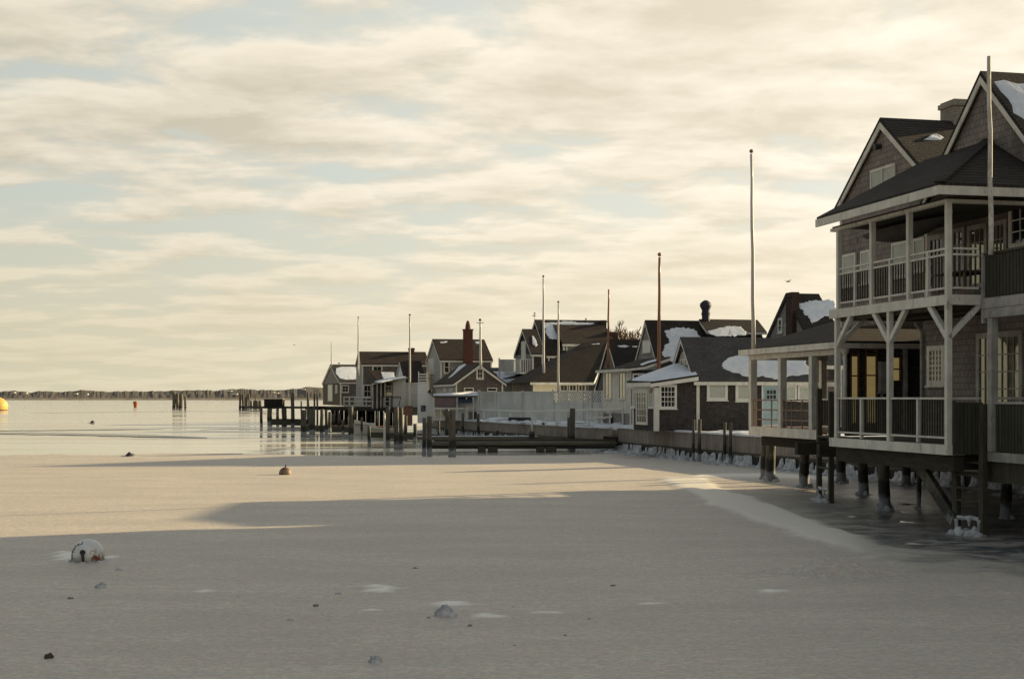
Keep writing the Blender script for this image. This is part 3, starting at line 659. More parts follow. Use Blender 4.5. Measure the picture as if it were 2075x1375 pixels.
MF = Fr(9.51, 31.0)
H = House('porch_house', 'large grey shingled house on piles with a two storey white porch and twin gables', 'house', MF, 0.0)
U1 = 2.5; UD = 3.1
def main_house():
    # walls -------------------------------------------------------
    mb = MB(); mb.box(U1, 12, -.2, 5.6, 1.75, 5.06); mb.box(5.3, 12, 5.6, 10.6, 1.75, 5.06); mb.box(U1, 12, -.2, 10.35, 5.06, 8.3)
    h = H; h.b(mb, 'wall', M_SH)
    # gables (ridge along u)
    def gab(vc, hw, ze, zr, u1, name='gable'):
        m = (zr - ze) / hw; mb = MB(); mb.prism([(U1 + .003, vc - hw + .05, ze), (U1 + .003, vc + hw - .05, ze), (U1 + .003, vc + .01, zr - .05), (U1 + .003, vc - .01, zr - .05)], (u1 - U1, 0, 0)); h.b(mb, 'gable_wall', M_SH)
        rb = MB(); tb = MB(); ov = .28; out_ = .12
        for sg in (-1, 1):
            ev = vc + sg * (hw + ov); ez = ze - ov * m
            rb.prism([(U1 - out_, vc, zr + .02), (U1 - out_, ev, ez + .02), (U1 - out_, ev, ez + .14), (U1 - out_, vc, zr + .14)], (u1 - U1 + out_, 0, 0))
            tb.prism([(U1 - out_ - .005, vc, zr + .015), (U1 - out_ - .005, ev, ez + .015), (U1 - out_ - .005, ev, ez - .13), (U1 - out_ - .005, vc, zr - .17)], (.04, 0, 0))
        r = h.b(rb, 'roof', M_RFN); h.b(tb, 'rake_board', M_WH); return r, m
    r1, m1 = gab(7.72, 2.75, 8.52, 10.58, 11.5)
    r2, m2 = gab(2.66, 2.65, 8.16, 10.73, 12.2)
    h.snow([(1871, 284), (1880, 278), (1890, 272), (1897, 271), (1912, 279), (1905, 283), (1890, 284)], 3, ((U1, 7.72, 10.58 + .145), (0, -m1, 1)), .05, .02, .1, r1)
    # plane rising to ridge v=7.9 from the near side has normal (0,-m,1)
    h.snow([(2019, 169), (2040, 167), (2080, 168), (2130, 172), (2130, 300), (2085, 250), (2058, 228), (2040, 200), (2026, 185)], 8, ((U1, 2.66, 10.73 + .145), (0, m2 * -1, 1)), .07, .05, .2, r2)
    # chimney behind the near gable
    h.chimney(4.9, 7.9, .75, .75, 10.2, 11.30, M_BRP)
    # porch roof (wraps the corner) ---------------------------------
    ez, pk, e0 = 7.52, 9.08, -.5; t_ = .11
    def slab(pts, name='porch_roof', mat=M_RFN):
        mb = MB(); mb.prism(pts, (0, 0, t_)); return h.b(mb, name, mat)
    slab([(e0, e0, ez), (e0, 5.56, ez), (U1, 5.56, pk), (U1, 2.5, pk)])
    slab([(e0, e0, ez), (U1 - .004, 2.496, pk), (U1 - .004, e0, ez)])
    # ridge cap on the hip
    mb = MB(); mb.beam((e0, e0, ez + .13), (U1, 2.5, pk + .13), .22, .05); n = 16
    h.b(mb, 'hip_cap', M_RFN)
    tb = MB(); tb.box(e0 - .03, e0 + .02, e0 - .03, 5.58, ez - .14, ez + .05); tb.box(e0 + .021, U1, e0 - .03, e0 + .02, ez - .14, ez + .049)
    tb.prism([(e0 + .021, 5.52, ez - .13), (U1, 5.52, pk - .13), (U1, 5.52, pk - .01), (e0 + .021, 5.52, ez - .01)], (0, .05, 0))
    h.b(tb, 'eave_fascia', M_WH)
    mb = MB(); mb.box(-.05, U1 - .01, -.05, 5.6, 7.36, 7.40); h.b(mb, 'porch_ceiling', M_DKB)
    mb = MB(); mb.box(-.08, .08, -.08, 5.66, 7.28, 7.355); mb.box(.081, U1 - .01, -.08, .08, 7.28, 7.354); h.b(mb, 'porch_beam', M_WH)
    # upper deck ----------------------------------------------------
    mb = MB(); mb.box(.0, U1 - .01, .0, 5.62, 5.12, 5.21); mb.box(.1, .2, .1, 5.5, 4.98, 5.118); mb.box(1.4, 1.5, .1, 5.5, 4.98, 5.118)
    for i in range(10): mb.box(.21, U1 - .05, .25 + i * .57, .29 + i * .57, 5.0, 5.117)
    h.b(mb, 'upper_deck', M_DKW)
    mb = MB(); mb.box(-.08, -.002, -.09, 5.72, 5.06, 5.28); mb.box(-.001, .74, -.09, -.002, 5.06, 5.279); h.b(mb, 'deck_fascia', M_WH)
    up = [0.0, MF.v_at(1843), MF.v_at(1768), MF.v_at(1700.5)]
    for v in up: post(h, .0, v + .0, 5.283, 7.28, .115)
    bays = seglist(up)
    for a, b in bays: railing(h, (0, a + .085), (0, b - .085), (6.29, 6.16), 5.43, posts=(.5,), balz=6.16, sp=.12)
    railing(h, (.085, 0), (.72, 0), (6.29, 6.16), 5.43, sp=.12)
    # lower porch ---------------------------------------------------
    mb = MB(); mb.box(.0, U1 + .3, .02, 5.7, 1.97, 2.03); mb.box(U1 + .3, 5.29, .02, 10.6, 1.971, 2.031); h.b(mb, 'lower_deck', M_DKW)
    mb = MB(); mb.box(-.08, -.003, -.09, 5.72, 1.79, 2.01); mb.box(-.002, .35, -.09, -.003, 1.79, 2.009); h.b(mb, 'deck_fascia', M_WH)
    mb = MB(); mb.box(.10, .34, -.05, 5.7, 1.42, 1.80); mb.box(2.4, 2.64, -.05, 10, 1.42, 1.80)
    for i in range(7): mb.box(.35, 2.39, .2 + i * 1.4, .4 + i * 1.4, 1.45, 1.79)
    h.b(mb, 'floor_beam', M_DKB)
    lp = [0.0, MF.v_at(1803.5), MF.v_at(1697)]
    for v in lp: post(h, 0, v, 2.012, 5.06, .12)
    mids = [0.0, MF.v_at(1861), MF.v_at(1803.5), MF.v_at(1746), MF.v_at(1697)]
    for a, b in seglist(mids): railing(h, (0, a + (.085 if a in lp else 0)), (0, b - (.085 if b in lp else 0)), (3.02,), 2.16, posts=(() if b in lp else (1.0,)), sp=.105)
    # knee braces
    for v in lp:
        for sg in (-1, 1):
            if v == 0 and sg < 0: continue
            if v == lp[-1] and sg > 0: continue
            mb = MB(); mb.beam((0, v, 4.33), (0, v + sg * .78, 5.08), .10, .12); h.b(mb, 'knee_brace', M_WH)
    for vv in (0.0, lp[-1]): mb = MB(); mb.beam((0, vv, 4.34), (.76, vv, 5.07), .10, .12, (0, 1, 0)); h.b(mb, 'knee_brace', M_WH)
    # balcony and low fenced deck nearer to us -----------------------
    mb = MB(); n = 26
    for i in range(n): v = -.22 - i * .125; mb.box(.76, .785, v - .05, v + .05, 5.22, 6.12)
    f_ = h.b(mb, 'balcony_fence', M_PLK); 
    mb = MB(); mb.box(.73, .83, -3.5, -.15, 6.13, 6.18); mb.box(.79, .85, -3.5, -.15, 5.3, 5.4); h.b(mb, 'fence_rail', M_DKW)
    mb = MB(); mb.box(.70, .78, -3.5, -.18, 4.97, 5.19); mb.box(.72, .84, -3.5, -.18, 4.76, 4.965); mb.box(.71, 2.4, -.2, -.11, 4.98, 5.05); h.b(mb, 'balcony_beam', M_GW)
    mb = MB(); mb.box(.80, 2.45, -3.5, -.22, 5.1, 5.18); h.b(mb, 'balcony_floor', M_DKW)
    mb = MB(); mb.box(.715, .80, -.21, -.13, 4.66, 6.19); h.b(mb, 'corner_post', M_GW)
    post(h, .80, -.45, 1.87, 4.75, .16, M_GW); 
    mb = MB(); mb.box(.76, .84, -3.6, -.28, 1.66, 1.86); h.b(mb, 'deck_fascia', M_GW)
    mb = MB(); mb.box(.85, 2.49, -3.6, .0, 1.80, 1.86); mb.box(.9, 1.2, -3.6, 0, 1.2, 1.65); h.b(mb, 'side_deck', M_DKW)
    mb = MB()
    for i in range(24): v = -.62 - i * .12; mb.box(.80, .825, v - .046, v + .046, 1.88, 2.9)
    h.b(mb, 'deck_fence', M_PLK); mb = MB(); mb.box(.78, .86, -3.6, -.5, 2.90, 2.95); h.b(mb, 'fence_rail', M_GW)
    mb = MB()
    for i in range(7): u = .10 + i * .092; mb.box(u, u + .08, -.16 - i * .004, -.12, 1.80, 2.93)
    mb.box(.05, .10, -.15, -.09, 1.80, 2.97); h.b(mb, 'gate_boards', M_PLK)
    mb = MB(); mb.box(.08, .80, .0, .05, 3.0, 3.04); mb.box(1, 2.45, .0, .05, 3.0, 3.05); h.b(mb, 'inner_rail', M_WH)
    # windows and doors ----------------------------------------------
    W = h.win
    for x0, x1, y0, y1 in [(1710, 1736, 514, 580), (1746, 1765, 507, 575), (1809, 1842, 490, 562), (1853, 1876, 482, 550)]: W('l', x0, x1, y0, y1, 'shut', at=U1, fw=.07)
    W('l', 1883, 1917, 475, 590, 'door', at=U1, cols=3, rows=4, fw=.13, trim=M_GW)
    W('l', 1931, 1957, 462, 585, 'door', at=U1, cols=2, rows=4, fw=.10, trim=M_GW)
    W('l', 1963, 2002, 455, 583, 'door', at=U1, cols=3, rows=4, fw=.11, trim=M_GW, glassm=M_GLR)
    W('l', 2008, 2042, 447, 580, 'door', at=U1, cols=3, rows=4, fw=.11, trim=M_GW, glassm=M_GLR)
    W('l', 2047, 2092, 412, 500, 'sash', at=U1, cols=2, rows=3, fw=.10)
    W('l', 1766, 1816, 338, 402, 'shut', at=U1, fw=.07); 
    W('l', 1881, 1917, 700, 781, 'sash', at=U1, cols=4, rows=6, fw=.13, glassm=M_GLR)
    W('l', 1981, 2074, 672, 868, 'door', at=U1, cols=7, rows=5, fw=.13, glassm=M_GLR, trim=M_GW)
    g = MB(); a = MF.hit(1770, 370, (U1, 0, 0), (1, 0, 0)); v = MF.hit(1791, 370, (U1, 0, 0), (1, 0, 0)).y
    zt = MF.hit(1791, 333, (U1, 0, 0), (1, 0, 0)).z; g.box(U1 - .07, U1 - .031, v - .02, v + .02, zt - .85, zt - .1); h.b(g, 'window_mullion', M_WH)
    q = MF.hit(1785, 297, (U1, 0, 0), (1, 0, 0)); g = MB(); g.tube([(U1 - .005, q.y, q.z), (U1 - .2, q.y, q.z - .02)], [.07, .09], 10); h.b(g, 'gable_lamp', M_IRON)
    for px_, y0_, y1_ in ((1722, 455, 497), (1738, 452, 492), (1787, 462, 480)):
        p_ = MF.hit(px_, y0_, (1.6, 0, 0), (1, 0, 0)); p2 = MF.hit(px_, y1_, (1.6, 0, 0), (1, 0, 0)); mb = MB(); mb.tube([(1.6, p_.y, 7.36), (1.6, p2.y, p2.z)], .012, 5); h.b(mb, 'hanging_cord', M_IRON)

    # corner trim, downpipes
    mb = MB(); vv = MF.v_at(1878, U1); mb.box(U1 - .03, U1 - .001, vv - .07, vv + .07, 5.2, 7.3); mb.box(U1 - .025, U1 + .1, 10.26, 10.38, 5.08, 8.2); h.b(mb, 'corner_board', M_WH)
    mb = MB(); mb.tube([(U1 - .06, 5.55, 2.05), (U1 - .06, 5.55, 4.75), (U1 - .3, 5.45, 4.95)], .045, 8); h.b(mb, 'downpipe', M_GW)
    # storage box / lamp on the recessed wall
    W('l', 1835, 1842, 672, 693, 'shut', at=5.3, fw=.03, panel=M_CREAM, name='window')
main_house()

# canvas slung under the upper porch roof
def hammock():
    t = thing('slung_canvas', 'long dark sagging canvas slung beneath the upper porch roof', 'canvas', (*MF.W(1.1, 4.0), 7.02), TH + R(90))
    mb = MB(); n = 14; vs = []; fs = []; m = 8
    for i in range(n + 1):
        f = i / n; x = -2.2 + 4.4 * f; dep = .34 * math.sin(math.pi * f) ** .8; wd = .34 * math.sin(math.pi * f) ** .6 + .02
        for k in range(m + 1):
            a = math.pi * k / m; vs.append((x, math.cos(a) * wd, .25 - dep * math.sin(a) - .02))
    for i in range(n):
        for k in range(m): fs.append((i * (m + 1) + k, (i + 1) * (m + 1) + k, (i + 1) * (m + 1) + k + 1, i * (m + 1) + k + 1))
    mb.add(vs, fs); mb.build('canvas', M_CRATE, t, True); 
    mb = MB(); mb.tube([(-2.2, 0, .22), (-2.3, 0, .36)], .015, 6); mb.tube([(2.2, 0, .22), (2.3, 0, .36)], .015, 6); mb.build('rope', M_GW, t)
hammock()

# porch table on the upper deck
def ptable():
    x, y = MF.W(1.5, 1.9); t = thing('porch_table', 'rust coloured table standing on the upper porch behind the corner railing', 'table', (x, y, 5.21), TH); mb = MB(); mb.box(-.4, .4, -.65, .65, .70, .74); mb.build('table_top', M_DKW, t)
    for a in (-.34, .34):
        for b in (-.58, .58): mb = MB(); mb.tube([(a, b, 0), (a * .95, b * .95, .699)], .028, 8); mb.build('leg', M_RUST, t)
ptable()
# annex with hipped porch ------------------------------------------
AN = House('porch_annex', 'low annex with dark hipped roof and open white posted porch beyond the big house', 'house', MF, 0.0)
def annex():
    h = AN; u0, v0, v1, ez, sl = 2.78, 10.66, 17.8, 4.60, .36
    mb = MB(); mb.box(9.3, 10.4, 11.0, 17.6, 1.9, 4.58)
    wins = [(1723, 1741, 708, 2.25), (1753, 1778, 706, 2.25), (1806, 1826, 722, 773)]; uu = u0 + .05
    for x0, x1, y0, y1 in wins:
        a = MF.hit(x0, 750, (0, 10.67, 0), (0, 1, 0)).x; b = MF.hit(x1, 750, (0, 10.67, 0), (0, 1, 0)).x
        zt = MF.hit(x0, y0, (0, 10.67, 0), (0, 1, 0)).z; zb = y1 if y1 < 10 else MF.hit(x0, y1, (0, 10.67, 0), (0, 1, 0)).z
        mb.box(uu, a, 10.67, 10.8, 1.9, 4.58); mb.box(a, b, 10.671, 10.799, zt, 4.579); mb.box(a, b, 10.671, 10.799, 1.9, zb); uu = b
        g = MB(); zm = (zt + max(zb, 2.9)) / 2
        for (p, q, r_, t_) in ((a, a + .04, zb, zt), (b - .04, b, zb, zt), (a + .04, b - .04, zt - .04, zt), (a + .04, b - .04, zm - .02, zm + .02), (a + .04, b - .04, zb, zb + .04)): g.box(p, q, 10.64, 10.72, r_, t_)
        w_ = h.b(g, 'window', M_BRN); g = MB(); g.box(a + .041, b - .041, 10.69, 10.696, zb + .04, zt - .04); h.b(g, 'pane', M_CLR, w_)
    mb.box(uu, 9.3, 10.67, 10.8, 1.9, 4.58); h.b(mb, 'wall', M_SHD)
    a, b, c, d = u0 - .3, 10.7, 10.40, v1 + .35; rz = ez + sl * (b - a) / 2; um = (a + b) / 2; q = (b - a) / 2; va, vb = c + q, d - q
    if va > vb: va = vb = (c + d) / 2
    mb = MB(); t_ = .10
    ra, rb = (um, va, rz), (um, vb, rz)
    mb.prism([(a, c, ez), (a, d, ez), rb, ra] if va != vb else [(a, c, ez), (a, d, ez), ra], (0, 0, t_)); mb.prism([(a, c, ez), ra, (b, c, ez)], (0, 0, t_ - .002)); mb.prism([(a, d, ez), rb, (b, d, ez)], (0, 0, t_ - .003)); mb.prism([(b, c, ez), (b, d, ez), rb, ra] if va != vb else [(b, c, ez), (b, d, ez), ra], (0, 0, t_ - .001))
    h.roof = h.b(mb, 'roof', M_RF)
    mb = MB(); mb.box(a - .03, a + .02, c, d, ez - .12, ez + .07); mb.box(a + .03, b, d - .03, d + .02, ez - .12, ez + .02); mb.box(a + .03, 5.3, c - .02, c + .03, ez - .12, ez + .03); h.b(mb, 'eave_fascia', M_WH)
    mb = MB(); mb.box(u0 - .06, u0 + .09, 10.98, v1 + .08, ez - .28, ez - .125); mb.box(u0 + .1, 5.6, v1 - .08, v1 + .07, ez - .28, ez - .125); h.b(mb, 'porch_beam', M_WH)
    mb = MB(); mb.box(u0, 5.6, 10.99, v1, 1.96, 2.03); h.b(mb, 'deck', M_BRN)
    mb = MB(); mb.box(u0 - .07, u0 - .003, 12.35, v1 + .05, 1.74, 2.04); mb.box(u0 - .002, 5.6, v1 + .003, v1 + .06, 1.74, 2.039); h.b(mb, 'deck_fascia', M_WH)
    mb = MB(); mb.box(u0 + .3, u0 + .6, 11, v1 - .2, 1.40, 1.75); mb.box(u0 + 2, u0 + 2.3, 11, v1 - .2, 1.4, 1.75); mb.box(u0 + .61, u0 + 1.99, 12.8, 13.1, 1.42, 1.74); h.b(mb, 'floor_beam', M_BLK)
    ps = [v1 - .1, MF.v_at(1584, u0), MF.v_at(1647, u0)]
    for i, v in enumerate(ps): post(h, u0 + .02, v, 2.032, ez - .285, .22, M_WH)
    post(h, 5.4, v1 - .1, 2.032, ez - .285, .2, M_WH)
    for a_, b_ in ((ps[0], ps[1]), (ps[1], ps[2])):
        mb = MB()
        for z in (2.95, 2.62, 2.3): mb.tube([(u0, a_ - .12, z), (u0, b_ + .12, z)], .022, 8)
        for f in (.33, .67): v = a_ + (b_ - a_) * f; mb.tube([(u0, v, 2.03), (u0, v, 2.97)], .024, 8)
        mb.tube([(u0, a_ - .14, 2.03), (u0, a_ - .14, 2.97)], .024, 8); h.b(mb, 'pipe_railing', M_PIPE)
    railing(h, (u0, 11.1), (u0, 12.35), (2.98,), 2.16, posts=(.99,), sp=.11)
    mb = MB(); mb.tube([(u0 - .02, 10.6, 4.3), (u0 - .02, 10.6, 2.1)], .06, 10); mb.lathe([(.03, 4.25), (.12, 4.38), (.14, 4.48), (.04, 4.5)], 12, u0 - .02, 10.6); h.b(mb, 'downpipe', M_WH)
    p = MF.hit(1780, 700, (0, 10.67, 0), (0, 1, 0)); mb = MB(); mb.box(p.x - .02, p.x + .22, 10.5, 10.668, 3.2, 4.1); mb.box(p.x - .05, p.x + .25, 10.46, 10.668, 3.15, 3.19); mb.box(p.x + .06, p.x + .12, 10.6, 10.668, 2.05, 3.14); h.b(mb, 'meter_box', M_GW)
    p = MF.hit(1832, 700, (0, 10.67, 0), (0, 1, 0)); mb = MB(); mb.box(p.x - .05, p.x + .03, 10.5, 10.665, 2.03, 4.5); h.b(mb, 'trim_board', M_GW)
annex()

# piles carrying the big house and annex (parts of neither: each stands in the ice) ----------
def icy_pile(px, py, wpx, ztop, lab, collar=True, name='piling', group='piles under the porches', z=0.0):
    x, y = wpt(px, py); r = wpx * y / F / 2
    t = thing(name, lab, 'piling', (x, y, 0), 0, group); mb = MB(); n = 9; pts = []; rs = []
    for i in range(n): f = i / (n - 1); pts.append((.03 * math.sin(px + f * 3), .02 * math.cos(px * 2 + f * 4), -.15 + (ztop + .15) * f)); rs.append(r * (1.06 - .12 * f + .03 * math.sin(px * 1.7 + i * 2.1)))
    mb.tube(pts, rs, 14); mb.build('shaft', M_PILE, t, True)
    if collar:
        b2 = MB()
        for k in range(5):
            a = k * 1.3 + px; bb = blob(r * .75, r * .6, r * (.5 + .4 * ((k * 7 + int(px)) % 3)), seed=px + k, n=9, m=5, rough=.3); b2.add([(p[0] + math.cos(a) * r * .95, p[1] + math.sin(a) * r * .95, p[2]) for p in bb.v], bb.f)
        b2.build('ice_collar', M_ICEL, t, True)
    return t
for a in [(1549, 972, 13, 1.42, 'slim rear pile under the far corner of the annex porch'), (1562, 976, 20, 1.42, 'thick front pile under the far corner of the annex porch'),
          (1631, 988, 20, 1.42, 'round pile under the annex porch just left of the far ladder'), (1706, 979, 19, 1.42, 'pile just right of the far ladder, furthest back under the house'),
          (1748, 1003, 20, 1.42, 'pile between the two ladders with pale ice around its foot'), (1793, 1036, 23, 1.44, 'stout front pile with a broad ice skirt under the big porch'),
          (1860, 1032, 9, 1.44, 'thin dark post under the porch where the diagonal brace starts'), (1838, 985, 17, 1.44, 'shaded pile deep under the house behind the diagonal brace'),
          (2040, 1052, 22, 1.3, 'dark pile deep in shade right of the near ladder')]:
    icy_pile(*a)
def brace():
    t = thing('diagonal_brace', 'heavy diagonal timber under the porch running down to the near ladder foot', 'timber brace', (*wpt(1900, 1070), 0))
    a = Vector((kx(1853) * 33.6, 33.6, zz(925, 33.6))); b = Vector((kx(1934) * 31.6, 31.6, zz(1052, 31.6))); o = Vector(t.location)
    mb = MB(); mb.beam(a - o, b - o, .12, .30); mb.build('timber', M_PILE, t)
brace()
def ladder(px0, Y0, px1, Y1, ztop, zs, lab, wst=.10, base_extra=True, ztop2=None):
    A_ = Vector((kx(px0) * Y0, Y0, 0)); B_ = Vector((kx(px1) * Y1, Y1, 0)); d = B_ - A_; L = d.length; rz = math.atan2(d.y, d.x)
    t = thing('dock_ladder', lab, 'ladder', A_, rz, 'dock ladders with iced feet')
    for x, zt in ((0, ztop), (L, ztop2 or ztop)):
        mb = MB(); mb.box(x - wst / 2, x + wst / 2, -.07, .07, .02, zt); mb.build('stringer', M_DKW, t)
    for z in zs: mb = MB(); mb.box(wst / 2, L - wst / 2, -.06, .03, z - .025, z + .025); mb.build('rung', M_DKW, t)
    if base_extra:
        mb = MB()
        for k in range(7): bb = blob(.13, .16, .10 + .04 * (k % 3), seed=k + px0, n=10, m=5, rough=.35); mb.add([(p[0] + L * k / 6, p[1] - .12 + .08 * (k % 2), p[2]) for p in bb.v], bb.f)
        mb.build('ice_skirt', M_ICEL, t, True)
        mb = MB(); mb.tube([(.05, -.05, .36), (.06, -.06, .1)], [.05, .03], 7); mb.tube([(L - .05, -.05, .38), (L - .06, -.06, .08)], [.055, .03], 7); mb.tube([(L * .55, -.04, .40), (L * .55, -.05, .22)], [.06, .02], 7)
        mb.tube([(.02, -.02, .40), (L * .3, -.03, .38), (L * .6, -.03, .41), (L - .02, -.02, .38)], [.045, .055, .05, .045], 7); mb.build('frozen_rung', M_ICEL, t)
ladder(1938, 31.6, 1992, 30.9, 2.9, [.78, 1.05, 1.34, 1.62, 1.86], 'nearest dark wooden ladder dropping from the porch gate to the ice', .13)
ladder(1660, 41.8, 1684, 40.6, 3.3, [1.0, 1.45, 1.9], 'farther dark wooden ladder between the annex porch and the big porch', .14, ztop2=3.2)

# flagpoles ----------------------------------------------------------
def flagpole(px0, px1, ytop, ybot, Y, r0, r1, mat, lab, ball=True, cat='flagpole', arm=None, group='flagpoles along the waterfront'):
    zb = zz(ybot, Y); zt = zz(ytop, Y); t = thing('flagpole', lab, cat, (kx(px0) * Y, Y, zb), 0, group); dx = kx(px1) * Y - kx(px0) * Y
    mb = MB(); n = 8; mb.tube([(dx * i / n + .01 * math.sin(i * 2 + px0), .01 * math.cos(i + px0), (zt - zb) * i / n) for i in range(n + 1)], [r0 + (r1 - r0) * i / n for i in range(n + 1)], 10); mb.build('pole', mat, t, True)
    if ball:
        k = r1 * 1.7; mb = MB(); mb.lathe([(.001, -k), (k * .7, -k * .7), (k, 0), (k * .7, k * .7), (.001, k)], 12); mb.v = [(x + dx, y, z + (zt - zb) + k * 1.3) for x, y, z in mb.v]; mb.build('finial', M_PIPE if mat is M_POLE else mat, t, True)
    if arm: mb = MB(); mb.beam((dx - .3, 0, (zt - zb) * arm), (dx + .3, 0, (zt - zb) * arm), .04, .05); mb.build('crosstree', mat, t)
    return t
fp = flagpole(2009, 2003.5, 114, 516, 30.42, .055, .040, M_BIRCH, 'peeling white pole standing at the balcony corner, tallest at the right edge', ball=False)
for zz_ in (.06, .14): mb = MB(); mb.beam((0, 0, zz_), (.17, .04, zz_), .03, .03); mb.build('bracket', M_IRON, fp)
flagpole(1527, 1522.5, 312, 706, 47.5, .072, .042, M_POLE, 'tall white flagpole with ball rising from the annex porch corner')
flagpole(1335, 1336.5, 521, 790, 80, .115, .07, M_RUST, 'thick orange brown spar pole in front of the snowy steep roofed house')
flagpole(1232, 1233.5, 586, 745, 86, .085, .045, M_RUST, 'thin rusty brown pole over the steep narrow gable', ball=False)
flagpole(1101.5, 1101, 563, 755, 97, .095, .05, M_POLE, 'tallest white flagpole of the middle pair beside the two storey house')
flagpole(1131, 1131.5, 615, 795, 95, .085, .05, M_POLE, 'shorter white flagpole of the middle pair, before the snowy roof')
flagpole(974, 973, 652, 745, 110, .11, .07, M_POLE, 'white pole with a small vane above the gable of the low front cottage', arm=.98)
flagpole(830.5, 830.5, 641, 832, 122, .10, .06, M_POLE, 'white flagpole in front of the small white gable, right of the brown roofed house')
flagpole(726, 726, 645, 760, 138, .10, .05, M_POLE, 'white flagpole at the left gable of the brown roofed house')
flagpole(671.5, 671.5, 692, 742, 158, .07, .04, M_POLE, 'thin far pole above the leftmost cottage', ball=False)

# ------------------------------------------------------------------ VILLAGE
# dark shingled cottage with snowy porch roof
def cottage1():
    h = std('dark_cottage', 'low dark shingled cottage with white trim, grey roof and big snow patch beside the annex', 1412, 71, 1672, 1363, 866, 765, 687, wall=M_SHD, roof=M_RFG, z0=1.36, o=.2, e=.22, corner=.16)
    q = h
    # pale shingled gable overlay
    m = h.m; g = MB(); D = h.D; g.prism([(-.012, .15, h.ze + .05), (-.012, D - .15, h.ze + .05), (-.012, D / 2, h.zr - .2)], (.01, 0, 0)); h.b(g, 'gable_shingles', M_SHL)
    h.win('l', 1380, 1397, 727, 758, 'sash', at=-.012, cols=2, rows=3, fw=.08)
    h.win('f', 1432, 1474, 770, 811, 'shut', fw=.14, trim=M_WHB); h.win('f', 1490, 1530, 772, 813, 'shut', fw=.14, trim=M_WHB)
    h.win('f', 1543, 1578, 778, 862, 'plain_door', panel=M_DOORB, trim=M_WHB, fw=.07); h.win('f', 1552, 1573, 789, 809, 'sash', at=-.032, cols=3, rows=2, fw=.03, trim=M_DOORB, sill=False)
    h.win('f', 1586, 1614, 780, 811, 'shut', fw=.1, trim=M_WHB); h.win('f', 1616, 1645, 780, 812, 'shut', fw=.1, trim=M_WHB)
    fb = MB(); fb.box(.17, h.W, -.035, -.022, h.ze - .26, h.ze - .05); h.b(fb, 'frieze_board', M_WHB)
    h.snow([(1461, 741), (1470, 730), (1490, 722), (1520, 718), (1580, 716), (1620, 722), (1634, 740), (1638, 757), (1600, 764), (1560, 765), (1510, 761), (1480, 754)], 4, th=.09)
    # lean-to porch toward the water
    fr = h.fr; v_far = h.D * .98; uL = -(abs(fr.u_at(1327))); ze2 = h.ze + .04; zl = zz(777, 70.3) + .1
    W_ = h
    pw = MB(); pw.prism([(uL, .0, 1.36), (-.03, .0, 1.36), (-.03, .0, ze2 - .12), (uL, .0, zl - .14)], (0, v_far, 0)); h.b(pw, 'porch_wall', M_SHD)
    zf = zz(740, 75.0); vf = v_far + .15
    A0, A1, A2, A3 = (uL - .3, -.22, zl - .1), (-.015, -.22, ze2 + .02), (-.015, vf * .8, zf), (uL - .3, vf, zl - .02)
    rf = MB(); rf.prism([A0, A1, A2], (0, 0, .08)); rf.prism([A0, A2, A3], (0, 0, .0801)); r = h.b(rf, 'porch_roof', M_RF)
    ff = MB(); ff.prism([(uL - .31, -.245, zl - .28), (.0, -.245, ze2 - .18), (.0, -.245, ze2 + .012), (uL - .31, -.245, zl - .105)], (0, .022, 0)); ff.box(uL - .33, uL - .301, -.245, vf, zl - .25, zl - .04); h.b(ff, 'porch_fascia', M_WHB)
    sn = MB(); N = 8; vs = []
    def sp3(i, j):
        f, g = i / N, j / N; p0 = Vector(A0).lerp(Vector(A1), f); p1 = Vector(A3).lerp(Vector(A2), f); p = p0.lerp(p1, g)
        # on the two triangles
        if f >= g: p = Vector(A0) + (Vector(A1) - Vector(A0)) * (f - g) + (Vector(A2) - Vector(A0)) * g
        else: p = Vector(A0) + (Vector(A3) - Vector(A0)) * (g - f) + (Vector(A2) - Vector(A0)) * f
        ed = min(i, j, N - i if i < N else 9, N - j); hgt = .085 if ed <= 0 else .17 + .03 * mnoise.noise(Vector((i, j, 0)))
        return (p.x + (.06 if i == 0 else 0), p.y + (.05 if j == 0 else 0), p.z + hgt)
    for j in range(N + 1):
        for i in range(N + 1): vs.append(sp3(i, j))
    sn.add(vs, [(j * (N + 1) + i, j * (N + 1) + i + 1, (j + 1) * (N + 1) + i + 1, (j + 1) * (N + 1) + i) for j in range(N) for i in range(N)]); h.b(sn, 'snow', M_SNOW, r, True)
    h.win('f', 1335, 1371, 779, 828, 'sash', at=.0, cols=4, rows=4, fw=.12, trim=M_WHB)
    cb = MB(); cb.box(uL - .03, uL + .22, -.03, .12, 1.36, zl - .29); cb.box(uL - .035, uL - .005, v_far - .2, v_far, 1.36, zl - .26); cb.box(uL - .03, uL - .004, .13, v_far - .21, zl - .55, zl - .26); h.b(cb, 'corner_board', M_WHB)
    h.win('l', 1290, 1313, 784, 860, 'door', at=uL, cols=4, rows=5, fw=.14, trim=M_WHB); h.win('l', 1279, 1288, 784, 826, 'sash', at=uL, cols=1, rows=3, fw=.1, trim=M_WHB); h.win('l', 1315, 1325, 784, 826, 'shut', at=uL, fw=.06, trim=M_WHB)
    lm = MB(); lm.tube([(-.14, D / 2 - .3, h.zr - .55), (-.3, D / 2 - .35, h.zr - .6)], [.06, .09], 8); h.b(lm, 'gable_lamp', M_IRON)
cottage1()

